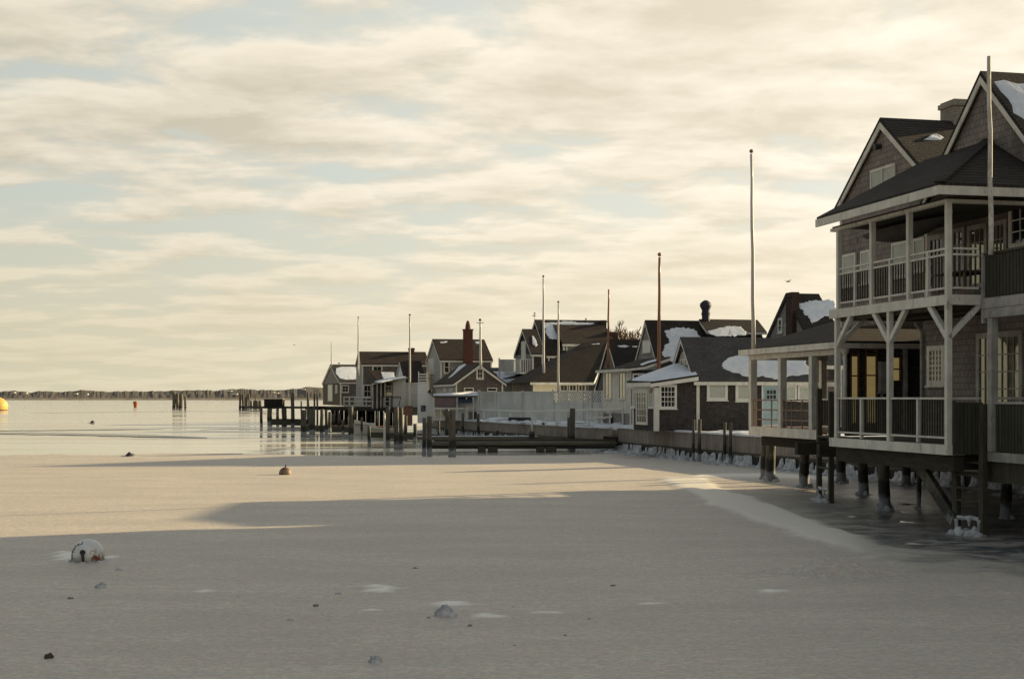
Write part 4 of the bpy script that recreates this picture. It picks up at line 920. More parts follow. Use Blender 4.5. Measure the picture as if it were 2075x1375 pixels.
# steep roofed house behind with snow and shed dormer
def steep():
    h = std('steep_roof_house', 'steep dark roofed house with large ragged snow patch, shed dormer and wrapped chimney', 1335, 86, 1562, 1286, 868, 741, 652, wall=M_SHS, roof=M_RF, z0=1.36, o=.2, e=.1, right_end=False)
    h.win('l', 1303, 1319, 689, 714, 'shut', fw=.05, panel=M_WHB)
    h.snow([(1344, 668), (1375, 664), (1411, 665), (1423, 688), (1395, 692), (1380, 715), (1369, 732), (1366, 742), (1356, 728), (1337, 722), (1341, 708), (1350, 700), (1354, 688), (1350, 676)], 6, amp=.09, th=.08)
    # shed dormer
    p, n = h.rp; a = h.fr.hit(1428, 668, p, n); b = h.fr.hit(1535, 668, p, n); v0 = a.y - .1; dz = .1
    mb = MB(); v1 = 1.15; z1 = h.ze + h.m * v1 + .75
    mb.prism([(a.x, v1, h.ze + h.m * v1), (a.x, v1, z1), (a.x, h.D / 2, h.zr - .02)], (b.x - a.x, 0, 0)); h.b(mb, 'dormer', M_SHD)
    rf = MB(); rf.prism([(a.x - .2, v1 - .25, z1 + .0), (a.x - .2, h.D / 2, h.zr + .13), (a.x - .2, h.D / 2, h.zr + .22), (a.x - .2, v1 - .25, z1 + .09)], (b.x - a.x + .4, 0, 0)); r = h.b(rf, 'dormer_roof', M_RF)
    tb = MB(); tb.box(a.x - .2, b.x + .2, v1 - .28, v1 - .252, z1 - .1, z1 + .05); tb.prism([(a.x - .22, v1 - .25, z1 - .1), (a.x - .22, v1 - .25, z1 + .05), (a.x - .22, h.D / 2 - .1, h.zr + .12), (a.x - .22, h.D / 2 - .1, h.zr - .05)], (.018, 0, 0)); h.b(tb, 'dormer_trim', M_WH)
    sl = (h.zr + .22 - z1 - .09) / (h.D / 2 - v1 + .25)
    h.snow([(1432, 671), (1450, 666), (1478, 661), (1500, 662), (1512, 671), (1514, 679), (1480, 682), (1450, 682), (1438, 677)], 7, ((0, v1 - .25, z1 + .095), (0, -sl, 1)), parent=r)
    h.snow([(1340, 724), (1335, 722), (1334, 731), (1341, 733)], 17, amp=.03)
    # wrapped chimney
    c = h.fr.hit(1430, 660, (0, h.D / 2, 0), (0, 1, 0)); mb = MB(); zb = h.zr - .4; s_ = 86 / F
    prof = [(.26, zb), (.28, zb + .5), (.24, zb + .75), (.29, zb + .95), (.24, zb + 1.15), (.30, zb + 1.3), (.36, zb + 1.42), (.35, zb + 1.6), (.22, zb + 1.72), (.16, zb + 1.76), (.1, zb + 1.8), (.001, zb + 1.81)]
    mb.lathe([(r_ * (1 + .0 * i), z) for i, (r_, z) in enumerate(prof)], 14, c.x, c.y)
    mb.v = [(x + .03 * mnoise.noise(Vector((x * 5, y * 5, z * 4))), y, z) for x, y, z in mb.v]; h.b(mb, 'wrapped_chimney', M_TARP, smooth=True)
steep()

# flat roofed porch room with white corner windows
def porchroom():
    Y = 80.0; fr = Fr(kx(1276) * Y, Y); h = House('porch_room', 'pale porch room with tall corner windows and low dark roof left of the dark cottage', 'porch room', fr, 1.3)
    W = fr.u_at(1345); D = fr.v_at(1223); zt = zz(748, Y)
    mb = MB(); mb.box(0, W, 0, D, 1.3, zt - .02); h.b(mb, 'wall', M_SHD)
    mb = MB(); mb.box(-.03, -.002, 0, D, 1.3 + .75 * 1.1, zt - .03); mb.box(-.02, .1, -.02, -.001, 1.3, zt - .03); h.b(mb, 'trim', M_WH)
    mb = MB(); mb.box(-.015, -.003, .1, D - .1, 1.3, 2.12); h.b(mb, 'base_shingles', M_SHS)
    z2 = zz(727, Y + 2)
    rf = MB(); rf.prism([(-.35, -.3, zt), (W * .38, -.3, zt + .12), (W + .3, -.3, z2), (W + .3, -.3, z2 + .09), (W * .38, -.3, zt + .22), (-.35, -.3, zt + .09)], (0, D + .7, 0)); r = h.b(rf, 'roof', M_RF)
    tb = MB(); tb.prism([(-.37, -.33, zt - .12), (W * .38, -.33, zt - .0), (W + .3, -.33, z2 - .14), (W + .3, -.33, z2 + .02), (W * .38, -.33, zt + .14), (-.37, -.33, zt + .02)], (0, .025, 0)); tb.box(-.39, -.352, -.33, D + .4, zt - .12, zt + .04); h.b(tb, 'fascia', M_WH)
    for x0, x1 in ((1226, 1240), (1255, 1268)): h.win('l', x0, x1, 754, 808, 'sash', at=-.03, cols=2, rows=1, fw=.07, trim=M_WHB, glassm=M_GLR)
    h.win('f', 1281, 1306, 756, 771, 'sash', cols=2, rows=1, fw=.1, trim=M_WHB); h.win('f', 1308, 1334, 757, 771, 'sash', cols=2, rows=1, fw=.1, trim=M_WHB)
    h.snow([(1296, 738), (1312, 732), (1330, 727), (1331, 731), (1312, 736), (1300, 741)], 5, ((W * .38, 0, zt + .225), (-(z2 - zt - .13) / (W * .62), 0, 1)), amp=.02, parent=r)
porchroom()

# narrow steep gable behind the thin rusty pole
h = std('narrow_gable_house', 'narrow steep white edged gable with two snow slivers behind the thin rusty pole', 1263, 90, 1335, 1209, 850, 787, 691, wall=M_SH2, roof=M_RF, z0=1.36, o=.1, e=.15, right_end=False, corner=0)
h.snow([(1251, 700), (1262, 699), (1275, 701), (1268, 703), (1256, 703)], 2, amp=.02); h.snow([(1281, 701), (1292, 701), (1289, 703.5), (1283, 703)], 3, amp=.02)

# long hip roofed boathouse
def boathouse():
    Y = 106.0; fr = Fr(kx(1080) * Y, Y); h = House('hip_roof_boathouse', 'long low building with broad dark sloping roof behind the lattice fence', 'boathouse', fr, 1.36)
    W = fr.u_at(1193); D = 7.0; ze = zz(775, Y); pk = fr.hit(1236, 694, (0, 3.6, 0), (0, 1, 0)); pl = fr.hit(1182, 696, (0, 3.6, 0), (0, 1, 0))
    mb = MB(); mb.box(0, W, 0, D, 1.36, ze); mb.prism([(W - .001, 0, ze), (W - .001, D, ze), (W - .001, 3.6, pk.z - .5)], (-.05, 0, 0)); h.b(mb, 'wall', M_SH2); mb = MB(); mb.box(0, fr.u_at(1130), -.02, -.003, 1.4, ze - .1); h.b(mb, 'cream_panel', M_CREAM)
    g = MB(); g.prism([(W + .003, .0, 1.4), (W + .003, D, 1.4), (W + .003, 3.6, pk.z - .35)], (.01, 0, 0)); h.b(g, 'end_wall', M_SH2)
    a = (-.3, -.35, ze - .05); b = (W + .3, -.35, ze - .05); c = (pk.x, 3.6, pk.z); d = (pl.x, 3.6, pl.z); e = (-.3, D + .3, ze - .05); f = (W + .3, D + .3, ze - .05)
    mb = MB(); t_ = (0, 0, .1); mb.prism([a, b, c, d], t_); mb.prism([a, d, e], t_); mb.prism([e, d, c, f], t_); mb.prism([b, f, c], t_); h.roof = h.b(mb, 'roof', M_RF)
    tb = MB(); tb.box(-.3, W + .3, -.38, -.352, ze - .16, ze + .02); tb.beam((W + .32, -.36, ze - .02), (pk.x + .02, 3.55, pk.z - .02), .05, .16); h.b(tb, 'fascia', M_WH)
    wn = MB(); 
    for x0, x1 in ((1135, 1150), (1153, 1168), (1172, 1186)): h.win('f', x0, x1, 779, 792, 'sash', cols=2, rows=1, fw=.05)
    h.snow([(1198, 696.5), (1215, 695.5), (1214, 697.2), (1200, 698)], 1, ((0, -.35, ze + .055), (0, -(pk.z - ze + .05) / 3.95, 1)), amp=.01, th=.04)
boathouse()

# two storey house with weathervane
def bighouse():
    h = std('two_storey_house', 'tall grey two storey house with snow across its dark ridge and a shed dormer', 1111, 120, 1243, 1066, 850, 718, 650, wall=M_SHD, roof=M_RF, z0=1.36, o=.2, e=.2)
    h.snow([(1103, 655), (1130, 652), (1170, 652), (1205, 654), (1190, 663), (1165, 668), (1140, 671), (1128, 664), (1122, 664), (1128, 688), (1113, 686), (1107, 672)], 5, amp=.06)
    p, n = h.rp; a = h.fr.hit(1136, 690, p, n); b = h.fr.hit(1234, 690, p, n); v1 = .35; z1 = h.ze + .85
    mb = MB(); mb.prism([(a.x, v1, h.ze - .6), (a.x, v1, z1), (a.x, h.D * .42, h.zr - .4)], (b.x - a.x, 0, 0)); h.b(mb, 'dormer', M_SHD)
    rf = MB(); zt = h.zr - .25; rf.prism([(a.x - .2, v1 - .25, z1), (a.x - .2, h.D * .46, zt), (a.x - .2, h.D * .46, zt + .1), (a.x - .2, v1 - .25, z1 + .1)], (b.x - a.x + .4, 0, 0)); h.b(rf, 'dormer_roof', M_RFB)
    tb = MB(); tb.box(a.x - .22, b.x + .2, v1 - .28, v1 - .252, z1 - .13, z1 + .05); tb.box(a.x - .1, a.x + .1, v1 - .03, v1 + .1, h.ze - .7, z1 - .02); h.b(tb, 'dormer_trim', M_WH)
    h.win('f', 1147, 1173, 694, 716, 'sash', at=v1, cols=2, rows=1, fw=.12); h.win('l', 1096, 1100, 707, 730, 'sash', at=0, cols=1, rows=2, fw=.08)
    h.chimney(h.W + .15, h.D * .5, .5, 1.3, h.ze - 1, h.zr + .1, M_BRD); cc = MB(); cc.box(h.W - .1, h.W + .9, h.D * .2, h.D * .45, h.ze - 1.5, h.zr - 1.0); h.b(cc, 'chimney_base', M_BRD)
    vn = MB(); q = h.fr.hit(1083, 640, (0, h.D / 2, 0), (0, 1, 0)); vn.tube([(q.x, q.y, h.zr), (q.x, q.y, h.zr + .75)], .025, 6); vn.box(q.x - .18, q.x + .12, q.y - .01, q.y + .01, h.zr + .42, h.zr + .5); vn.box(q.x - .05, q.x + .08, q.y - .012, q.y + .012, h.zr + .6, h.zr + .74); h.b(vn, 'weathervane', M_GW)
    vp = MB(); vp.tube([(h.W * .77, h.D / 2 - .1, h.zr), (h.W * .77, h.D / 2 - .1, h.zr + .3)], .06, 6); h.b(vp, 'vent_pipe', M_IRON)
bighouse()
# small front gable with balcony
h = std('balcony_gable_house', 'small tall gabled wing with white balcony and pale door beside the two storey house', 1079, 116, 1100, 1045, 850, 716, 669, wall=M_SHD, roof=M_RF, z0=1.36, o=.15, e=.15, right_end=False)
g = MB(); g.box(-.012, -.001, .1, h.D - .1, 1.4, h.ze); h.b(g, 'front_shingles', M_SHS)
h.win('l', 1057, 1066, 691, 727, 'plain_door', at=-.012, panel=M_WHB, fw=.06)
h.snow([(1078, 680), (1082, 681), (1090, 698), (1086, 703), (1079, 697)], 4, amp=.03); 
def balc():
    fr = h.fr; mb = MB(); z0 = zz(754, 116); z1 = zz(727, 116); U = -1.0; mb.box(U, -.02, .2, h.D - .1, z0 - .12, z0); mb.box(U, U + .05, .2, h.D - .1, z1 - .06, z1)
    n = 18
    for i in range(n): v = .2 + (h.D - .3) * i / (n - 1); mb.box(U, U + .04, v - .03, v + .03, z0, z1 - .06)
    mb.box(U, -.02, .2, .25, z1 - .06, z1 - .001)
    for i in range(5): mb.box(U + .06 + i * .19, U + .11 + i * .19, .2, .24, z0, z1 - .07)
    h.b(mb, 'balcony', M_WHB); a = MB(); a.prism([(U - .1, .1, z0 - .4), (-.03, .1, z0 - .15), (-.03, .1, z0 - .25), (U - .1, .1, z0 - .5)], (0, h.D - .1, 0)); h.b(a, 'awning_roof', M_RFG)
balc()
# roof deck with pale picket screen
def roofdeck():
    Y = 122; fr = Fr(kx(1018) * Y, Y); h = House('roof_deck_shed', 'low snow roofed shed with pale picket screen standing above it left of the balcony wing', 'shed', fr, 1.36); W = fr.u_at(1046)
    mb = MB(); zt = zz(777, Y); mb.box(-2.0, W, 0, 3.5, 1.36, zt); h.b(mb, 'wall', M_CREAM)
    rf = MB(); rf.prism([(-3.9, -.2, zt - .02), (W + .1, -.2, zt - .02), (W + .1, 3.6, zt + 1.35), (-3.9, 3.6, zt + 1.35)], (0, 0, .1)); h.roof = h.b(rf, 'roof', M_RFG)
    m = 1.37 / 3.8; h.snow([(1000, 752), (1046, 752), (1047, 775), (1024, 775), (1006, 760)], 3, ((0, -.2, zt + .09), (0, -m, 1)))
    mb = MB(); z0 = zz(752, Y); z1 = zz(727, Y); n = 16
    for i in range(n): u = W * i / (n - 1); mb.box(u - .045, u + .045, 1.2, 1.24, z0, z1)
    mb.box(0, W, 1.241, 1.28, z1 - .12, z1 - .05); mb.box(0, W, 1.241, 1.28, z0 + .05, z0 + .12); mb.box(-.06, .04, 1.18, 1.3, z0 - .5, z1 + .12); h.b(mb, 'picket_screen', M_WH)
roofdeck()

# brick chimney house
def chim():
    h = std('chimney_house', 'pale gabled two storey house with tall red brick chimney on its near side', 893, 130, 996, 865, 850, 729, 689, wall=M_SH2, roof=M_RFB, z0=1.36, o=.12, e=.12)
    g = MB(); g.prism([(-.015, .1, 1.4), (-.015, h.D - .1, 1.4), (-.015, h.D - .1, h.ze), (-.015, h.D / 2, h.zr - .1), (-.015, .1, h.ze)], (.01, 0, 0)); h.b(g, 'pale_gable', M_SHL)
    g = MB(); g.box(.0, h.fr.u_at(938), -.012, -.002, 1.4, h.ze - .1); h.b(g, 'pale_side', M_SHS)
    h.win('f', 899, 911, 731, 756, 'sash', cols=1, rows=2, fw=.1, at=-.012); h.win('l', 869, 880, 725, 758, 'plain_door', at=-.015, panel=M_WHB, fw=.08)
    a = h.fr.u_at(938); b = h.fr.u_at(956); mb = MB(); zt = zz(669, 130); mb.box(a, b, -.5, -.014, 1.36, zt); mb.box(a - .05, b + .05, -.55, .02, zt, zt + .12)
    mb.v = [(x, y, z) for x, y, z in mb.v]; c = (a + b) / 2; mb2 = MB(); mb2.lathe([(.26, zt + .12), (.22, zt + .5), (.12, zt + .85), (.05, zt + .9)], 10, c, -.25); h.b(mb, 'chimney', M_BR); h.b(mb2, 'chimney_pot', M_BR, smooth=True)
    h.snow([(891, 692), (907, 691), (905, 694), (893, 695)], 2, amp=.02, th=.04); h.snow([(962, 692), (972, 691.5), (974, 696), (965, 696)], 3, amp=.02, th=.04)
chim()
# front cottage with gable to us
def front():
    h = std('front_gable_cottage', 'grey cottage with its white edged gable facing the viewer under a white pole', 924, 114, 1019, 897, 850, 774, 738, axis='v', wall=M_SHD, roof=M_RFB, z0=1.36, o=.2, e=.25, D=None) if False else None
    Y = 114.0; fr = Fr(kx(924) * Y, Y); h = House('front_gable_cottage', 'grey cottage with its white edged gable facing the viewer under a white pole', 'house', fr, 1.36)
    W = fr.u_at(1019); D = 9.0; h.gable(W, D, zz(774, Y), zz(739, Y), 'v', wall=M_SH2, roof=M_RFB, o=.25, e=.2, right_end=False)
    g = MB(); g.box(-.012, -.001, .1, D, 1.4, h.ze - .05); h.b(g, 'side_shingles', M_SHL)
    h.win('f', 965, 980, 745, 768, 'sash', cols=2, rows=2, fw=.13); h.win('f', 940, 960, 785, 793, 'sash', cols=1, rows=1, fw=.07); h.win('f', 987, 1007, 785, 793, 'sash', cols=1, rows=1, fw=.07)
    h.win('l', 899, 905, 785, 793, 'sash', cols=1, rows=1, fw=.2); h.win('l', 911, 918, 785, 793, 'sash', cols=1, rows=1, fw=.2)
    h.snow([(908, 766), (915, 763), (928, 752), (945, 738), (941, 737), (930, 742), (918, 756)], 3, amp=.03)
front()
# snow roof strip house behind the white gable
h = std('far_snow_roof_house', 'low roof with a snow strip tucked between the brown roofed house and the chimney house', 820, 150, 868, 800, 830, 772, 735, wall=M_SH2, roof=M_RFB, z0=1.36, o=.1, e=.1, right_end=False)
h.snow([(833, 739), (866, 737), (866, 742), (850, 744), (834, 746)], 3, amp=.03)
# brown roofed house
def brown():
    h = std('brown_roof_house', 'narrow house with long plain brown roof and red brick chimney at its right end', 734, 144, 868, 722, 824, 738, 714, wall=M_SH2, roof=M_RFB, z0=1.9, o=.1, e=.12)
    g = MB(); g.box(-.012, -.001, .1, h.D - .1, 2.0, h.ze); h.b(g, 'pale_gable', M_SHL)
    h.win('f', 754, 775, 740, 753, 'sash', cols=2, rows=1, fw=.14); h.win('f', 736, 753, 779, 806, 'sash', cols=2, rows=2, fw=.1); h.win('f', 827, 847, 777, 808, 'sash', cols=3, rows=4, fw=.07)
    u = h.fr.u_at(841); h.chimney(u, h.D / 2 - .2, .55, .5, h.ze, zz(703, 145), M_BR)
brown()
# small white gable + lean-to
def whitegable():
    h = std('white_gable_cottage', 'small white walled cottage with a sharp narrow gable between the brown roof and the pole', 822, 132, 862, 801, 845, 774, 733, wall=M_CLAP, roof=M_RFB, z0=1.36, o=.08, e=.1, right_end=False)
    Y = 131.0; fr = Fr(kx(797) * Y, Y); k = House('white_lean_to', 'white lean to with low snowy roof before the brown roofed house', 'lean to', fr, 1.6); W = fr.u_at(822); U = fr.u_at(752)
    z1 = zz(764, Y); z0 = zz(777, Y); mb = MB(); mb.prism([(0, 0, 1.6), (W, 0, 1.6), (W, 0, z1 - .05), (0, 0, z0 + .16)], (0, 3, 0)); k.b(mb, 'wall', M_CLAP)
    rf = MB(); rf.prism([(U, -.3, z0), (W + .1, -.3, z1), (W + .1, -.3, z1 + .1), (U, -.3, z0 + .1)], (0, 3.6, 0)); k.roof = k.b(rf, 'roof', M_RFB)
    tb = MB(); tb.prism([(U, -.33, z0 - .12), (W + .1, -.33, z1 - .12), (W + .1, -.33, z1 + .02), (U, -.33, z0 + .02)], (0, .025, 0))
    for px in (755, 764, 772, 780): u = fr.u_at(px); tb.box(u - .05, u + .05, -.1, .0, 2.0, z0 + .1)
    k.b(tb, 'post', M_WH)
    bk = MB(); bk.box(U + .2, -.02, 1.2, 1.3, 2.0, z0 + .1); k.b(bk, 'back_wall', M_SH2); k.win('f', 780, 794, 781, 801, 'sash', cols=2, rows=2, fw=.06, glassm=M_GLR, at=-.002)
    m = (z1 - z0) / (W + .1 - U); k.snow([(758, 773), (775, 768), (800, 763), (822, 759), (822, 764), (795, 769), (770, 775)], 4, ((U, 0, z0 + .105), (-m, 0, 1)), amp=.02)
    d = House('snowy_side_roof', 'small snow covered side roof between the brown roofed house and the sharp gable', 'roof', Fr(kx(770) * 138, 138), 2.0)
    W2 = d.fr.u_at(802); ze = zz(776, 138); zr = zz(752, 140); mb = MB(); mb.box(0, W2, 0, 4, 2, ze - .05); d.b(mb, 'wall', M_SH2); rf = MB(); rf.prism([(-.2, -.3, ze), (W2, -.3, ze), (W2, 2.1, zr), (-.9, 2.1, zr)], (0, 0, .1)); d.roof = d.b(rf, 'roof', M_RFB)
    d.snow([(772, 753), (798, 754), (800, 766), (780, 772), (775, 764)], 2, ((0, -.3, ze + .105), (0, -(zr - ze) / 2.4, 1)), amp=.03)
whitegable()
# leftmost cottage on piles
def endcott():
    h = std('end_cottage', 'leftmost small cottage on the pier with a tapering gable and rounded snow on its roof', 690, 158, 740, 655, 822, 774, 740, wall=M_SH2, roof=M_RF, z0=2.1, o=.12, e=.15, right_end=False)
    g = MB(); g.prism([(-.014, .0, h.ze - .05), (-.014, h.D, h.ze - .05), (-.014, h.D / 2, h.zr - .1)], (.01, 0, 0)); h.b(g, 'gable_shingles', M_SHS)
    g = MB(); g.box(-.013, -.001, .1, h.D - .1, 2.1, h.ze - .06); h.b(g, 'painted_porch_shade', M_DKW); h.win('l', 665, 674, 779, 812, 'plain_door', at=-.014, fw=.12, panel=M_WHB); h.win('l', 680, 684, 780, 796, 'shut', at=-.014, fw=.1); g = MB(); g.box(-.05, .05, h.D - .1, h.D, 2.1, h.ze); g.box(-.05, .05, -.05, .05, 2.1, h.ze); h.b(g, 'porch_post', M_WH)  # flat dark panel paints the shade of the open porch
    h.win('f', 692, 707, 780, 795, 'sash', cols=2, rows=2, fw=.1); h.snow([(681, 746), (692, 743), (722, 743), (722, 768), (700, 769), (688, 766), (680, 756)], 6, amp=.02, th=.1)
    v = MB(); v.tube([(.9, h.D / 2, h.zr), (.9, h.D / 2, h.zr + .25)], .05, 6); v.box(.78, 1.02, h.D / 2 - .1, h.D / 2 + .1, h.zr + .25, h.zr + .32); h.b(v, 'vent_pipe', M_IRON)
endcott()
# grey house behind annex
def greyhouse():
    h = std('tall_grey_house', 'tall grey gabled house behind the annex with broad dark chimney and snowy roof', 1650, 80, 1712, 1546, 850, 700, 598, wall=M_SHS, roof=M_RF, z0=1.36, o=.15, e=.12, right_end=False, corner=0, trim=M_SHD)
    v = h.fr.v_at(1608); mb = MB(); zt = zz(588, 81); mb.box(-.30, -.014, v - .42, v + .42, 1.36, zt); mb.box(-.34, .2, v - .47, v + .47, zt - .3, zt - .15); mb.box(-.012, .18, v - .40, v + .40, 7.0, zt); h.b(mb, 'chimney', M_BRD)
    h.win('l', 1577, 1586, 644, 675, 'sash', at=0, cols=1, rows=2, fw=.14)
    tb = MB(); v2 = h.fr.v_at(1592); tb.box(-.03, -.002, v2 - .12, v2 + .12, 1.4, h.zr - 1.6); h.b(tb, 'downpipe', M_GW)
    h.snow([(1620, 616), (1640, 609), (1690, 608), (1694, 612), (1692, 632), (1684, 638), (1672, 641), (1650, 652), (1645, 656), (1634, 638)], 9, amp=.08, th=.1)
greyhouse()
# grey shed glimpsed through the annex porch
h = std('grey_shed', 'small grey shed with a tiny dark window glimpsed through the annex porch', 1668, 66, 1704, 1655, 866, 735, 715, wall=M_SH2, roof=M_RFG, z0=1.36, o=.1, e=.1, right_end=False)
h.win('f', 1679, 1690, 750, 768, 'sash', cols=1, rows=1, fw=.03, trim=M_IRON, at=0)
def trellis():
    t = thing('white_arbour', 'white beam on short posts seen behind the far ladder', 'arbour', (kx(1658) * 56, 56, 1.34)); z0 = zz(783, 56) - 1.34; z1 = zz(774, 56) - 1.34; L = (kx(1705) - kx(1658)) * 56
    mb = MB(); mb.box(0, L, -.05, .05, z0, z1); mb.build('beam', M_WH, t)
    for x in (.12, .32, L - .1): mb = MB(); mb.box(x - .04, x + .04, -.04, .04, 0, z0); mb.build('post', M_WH, t)
trellis()

# white shed and bar --------------------------------------------------
def bar():
    Y = 112.0; fr = Fr(kx(868) * Y, Y, 0.05); h = House('white_clapboard_shed', 'narrow tall white clapboard shed with a small blue notice by the pilings', 'shed', fr, 1.0)
    u0 = fr.u_at(846); zt = zz(776, Y); mb = MB(); mb.prism([(u0, 0, 1.0), (.36, 0, 1.0), (.36, 0, zz(803, Y)), (0, 0, zz(798, Y)), (-.0, 0, zt), (u0, 0, zt)], (0, 3, 0)); h.b(mb, 'wall', M_CLAP)
    mb = MB()
    for py in (758, 763.5, 769, 774): z = zz(py, Y); mb.box(u0 + .05, -.1, -.04, .0, z - .05, z + .05)
    for u in (u0 + .05, -.15): mb.box(u, u + .07, .0, .06, zt, zz(752, Y))
    h.b(mb, 'roof_railing', M_WHB); mb = MB(); a = fr.u_at(853); b = fr.u_at(862.5); mb.box(a, b, -.03, -.002, zz(833, Y), zz(821, Y)); s_ = h.b(mb, 'notice', M_NAVY)
    mb = MB()
    for i, f in enumerate((.2, .45, .7)): z = zz(833, Y) + (zz(821, Y) - zz(833, Y)) * f; mb.box(a + .05, b - .08 - .05 * i, -.036, -.031, z, z + .04)
    h.b(mb, 'notice_marks', M_GW, s_)
    mb = MB(); mb.tube([(.1, -.05, zz(778, Y) - .6), (.1, -.2, zz(778, Y) - .6)], [.1, .14], 8); h.b(mb, 'wall_lamp', M_IRON)
    Y = 109.0; fr = Fr(kx(878) * Y, Y, 0.05); k = House('waterside_bar', 'low flat snowy roofed bar hut with a mauve panel and navy awning', 'bar hut', fr, 1.25); W = fr.u_at(972)
    z = lambda py: zz(py, Y)
    mb = MB(); mb.box(0, W, .6, 3.5, 1.25, z(804)); k.b(mb, 'wall', M_CLAP); mb = MB(); mb.box(-.05, W + .1, -.1, 3.6, z(804), z(801.5)); k.roof = k.b(mb, 'roof', M_DKW)
    s = MB(); pts = jag([(0, 0, 0), (W, 0, 0), (W, 3.4, 0), (0, 3.4, 0)], .4, .05, 2); n = len(pts); hh = [z(801.5) + .06 + .28 * sstep(0, 2.5, p.y) * (.4 + .6 * sstep(1, 4, p.x)) for p in pts]
    s.add([(p.x, p.y, z(801.5)) for p in pts] + [(p.x, p.y, hh[i]) for i, p in enumerate(pts)], [(i, (i + 1) % n, n + (i + 1) % n, n + i) for i in range(n)] + [tuple(range(n, 2 * n))]); k.b(s, 'snow', M_SNOW, k.roof, True)
    mb = MB(); mb.box(.02, fr.u_at(925), -.02, .02, z(824.5), z(805)); k.b(mb, 'mauve_panel', M_PURP)
    mb = MB(); mb.box(0, fr.u_at(958), -.06, .0, z(829), z(825.5))
    for px in (879, 893, 926, 945, 959, 971): u = fr.u_at(px); mb.box(u - .05, u + .05, -.05, .03, 1.25, z(805) if px > 925 or px < 880 else z(829))
    k.b(mb, 'counter_frame', M_WH); mb = MB(); mb.prism([(fr.u_at(929), .2, z(805)), (fr.u_at(929), -.5, z(814)), (fr.u_at(929), -.5, z(816)), (fr.u_at(929), .2, z(807))], (fr.u_at(957) - fr.u_at(929), 0, 0)); k.b(mb, 'awning', M_NAVY)
    k.win('f', 882, 890, 829, 844, 'sash', at=.6, cols=1, rows=1, fw=.05, glassm=M_GLR); k.win('f', 896, 904, 829, 844, 'sash', at=.6, cols=1, rows=1, fw=.05, glassm=M_GLR); k.win('f', 948, 968, 832, 850, 'sash', at=.6, cols=2, rows=1, fw=.06)
bar()
# fence with lattice ---------------------------------------------------
def fence():
    Y = 108.5; th = math.atan2(94.5 - 108.5, kx(1221) * 94.5 - kx(971) * 108.5); fr = Fr(kx(971) * Y, Y, th); t = House('lattice_fence', 'long greyish white board fence with lattice panels at both ends', 'fence', fr, 1.3); W = fr.u_at(1218)
    zt = zz(792.5, 101); zb = 1.3; zl = zz(814, 101)
    def sec(x0, x1, lat, zt_=zt):
        a, b = fr.u_at(x0), fr.u_at(x1); mb = MB(); top = zl if lat else zt_
        n = max(1, int((b - a) / .12))
        for i in range(n): u = a + (b - a) * i / n; mb.box(u, u + (b - a) / n * .96, 0, .025 + .004 * (i % 2), zb, top)
        mb.box(a, b, -.03, -.001, top - .1, top); t.b(mb, 'board_panel', M_GWF)
        if lat:
            mb = MB(); hh = zt_ - zl; st = .28; k = int((b - a + hh) / st)
            for i in range(-int(hh / st) - 1, k):
                for sg in (1, -1):
                    u0 = a + i * st; p, q = (u0, zl), (u0 + hh, zt_)
                    # clip
                    lo = max(0, (a - p[0]) / hh); hi = min(1, (b - p[0]) / hh)
                    if hi <= lo: continue
                    za, zb_ = (zl + hh * lo, zl + hh * hi) if sg > 0 else (zt_ - hh * lo, zt_ - hh * hi)
                    mb.beam((p[0] + hh * lo, .01 + .012 * sg, za), (p[0] + hh * hi, .01 + .012 * sg, zb_), .012, .045, (0, 1, 0)) if False else mb.beam((p[0] + hh * lo, .01 + .012 * sg, za), (p[0] + hh * hi, .01 + .012 * sg, zb_), .02, .075)
            mb.box(a, b, -.02, .04, zt_ - .05, zt_ + .0); t.b(mb, 'lattice_panel', M_GWF)
    sec(972, 976, False); sec(976, 1004, True); sec(1004, 1038, False); sec(1038, 1066, False); sec(1066, 1121, False); sec(1123, 1149, True); sec(1151, 1181, True); sec(1183, 1199, True); sec(1199, 1221, True)
    for px in (971, 1005, 1058, 1122, 1150, 1182, 1199, 1222): u = fr.u_at(px); mb = MB(); mb.box(u - .10, u + .10, -.08, .07, zb, zt + (.12 if px in (971, 1122) else .03)); t.b(mb, 'post', M_GWF)
M_GWF = pm('greyed_fence_paint', (.47, .48, .46), (.60, .61, .58), 1.2, .75, .15, (1, 1, .5), fine=12)
fence()
# white railings on the bulkhead cap ------------------------------------
def white_rail():
    pts = [(955, 829, 111.0), (1080, 833, 93.5), (1262, 828, 81.0)]
    t = thing('white_railing', 'thin white post and rail barrier along the snowy bulkhead top', 'railing', (kx(955) * 111, 111, 1.2))
    o = Vector(t.location)
    def pt(px):
        for (a, ya, Ya), (b, yb, Yb) in seglist(pts):
            if px <= b or b == 1262:
                f = (px - a) / (b - a); Yi = 1 / (1 / Ya + (1 / Yb - 1 / Ya) * f); return Vector((kx(px) * Yi, Yi, zz(ya + (yb - ya) * f, Yi)))
    mb = MB(); mb.beam(pt(955) - o, pt(1080) - o, .06, .10); mb.beam(pt(1081) - o + Vector((0, -.1, .02)), pt(1262) - o, .06, .12); mb.beam(pt(1186) - o - Vector((0, 0, .5)), pt(1240) - o - Vector((0, 0, .45)), .05, .07); mb.build('rail', M_WHB, t)
    for px in (958, 980, 1012, 1034, 1055, 1077, 1107, 1129, 1186, 1210, 1236, 1262):
        p = pt(px); mb = MB(); mb.box(-.045, .045, -.045, .045, 1.0 - p.z, -.05); mb.build('post', M_WHB, t).location = p - o
    p = pt(1079) - o; mb = MB(); mb.beam(p + Vector((.05, 0, 0)), p + Vector((.32, -.1, -1.25)), .06, .07); mb.beam(p + Vector((.0, -.05, 0)), p + Vector((-.02, -.3, -1.4)), .06, .07); mb.build('stay', M_WHB, t)
white_rail()
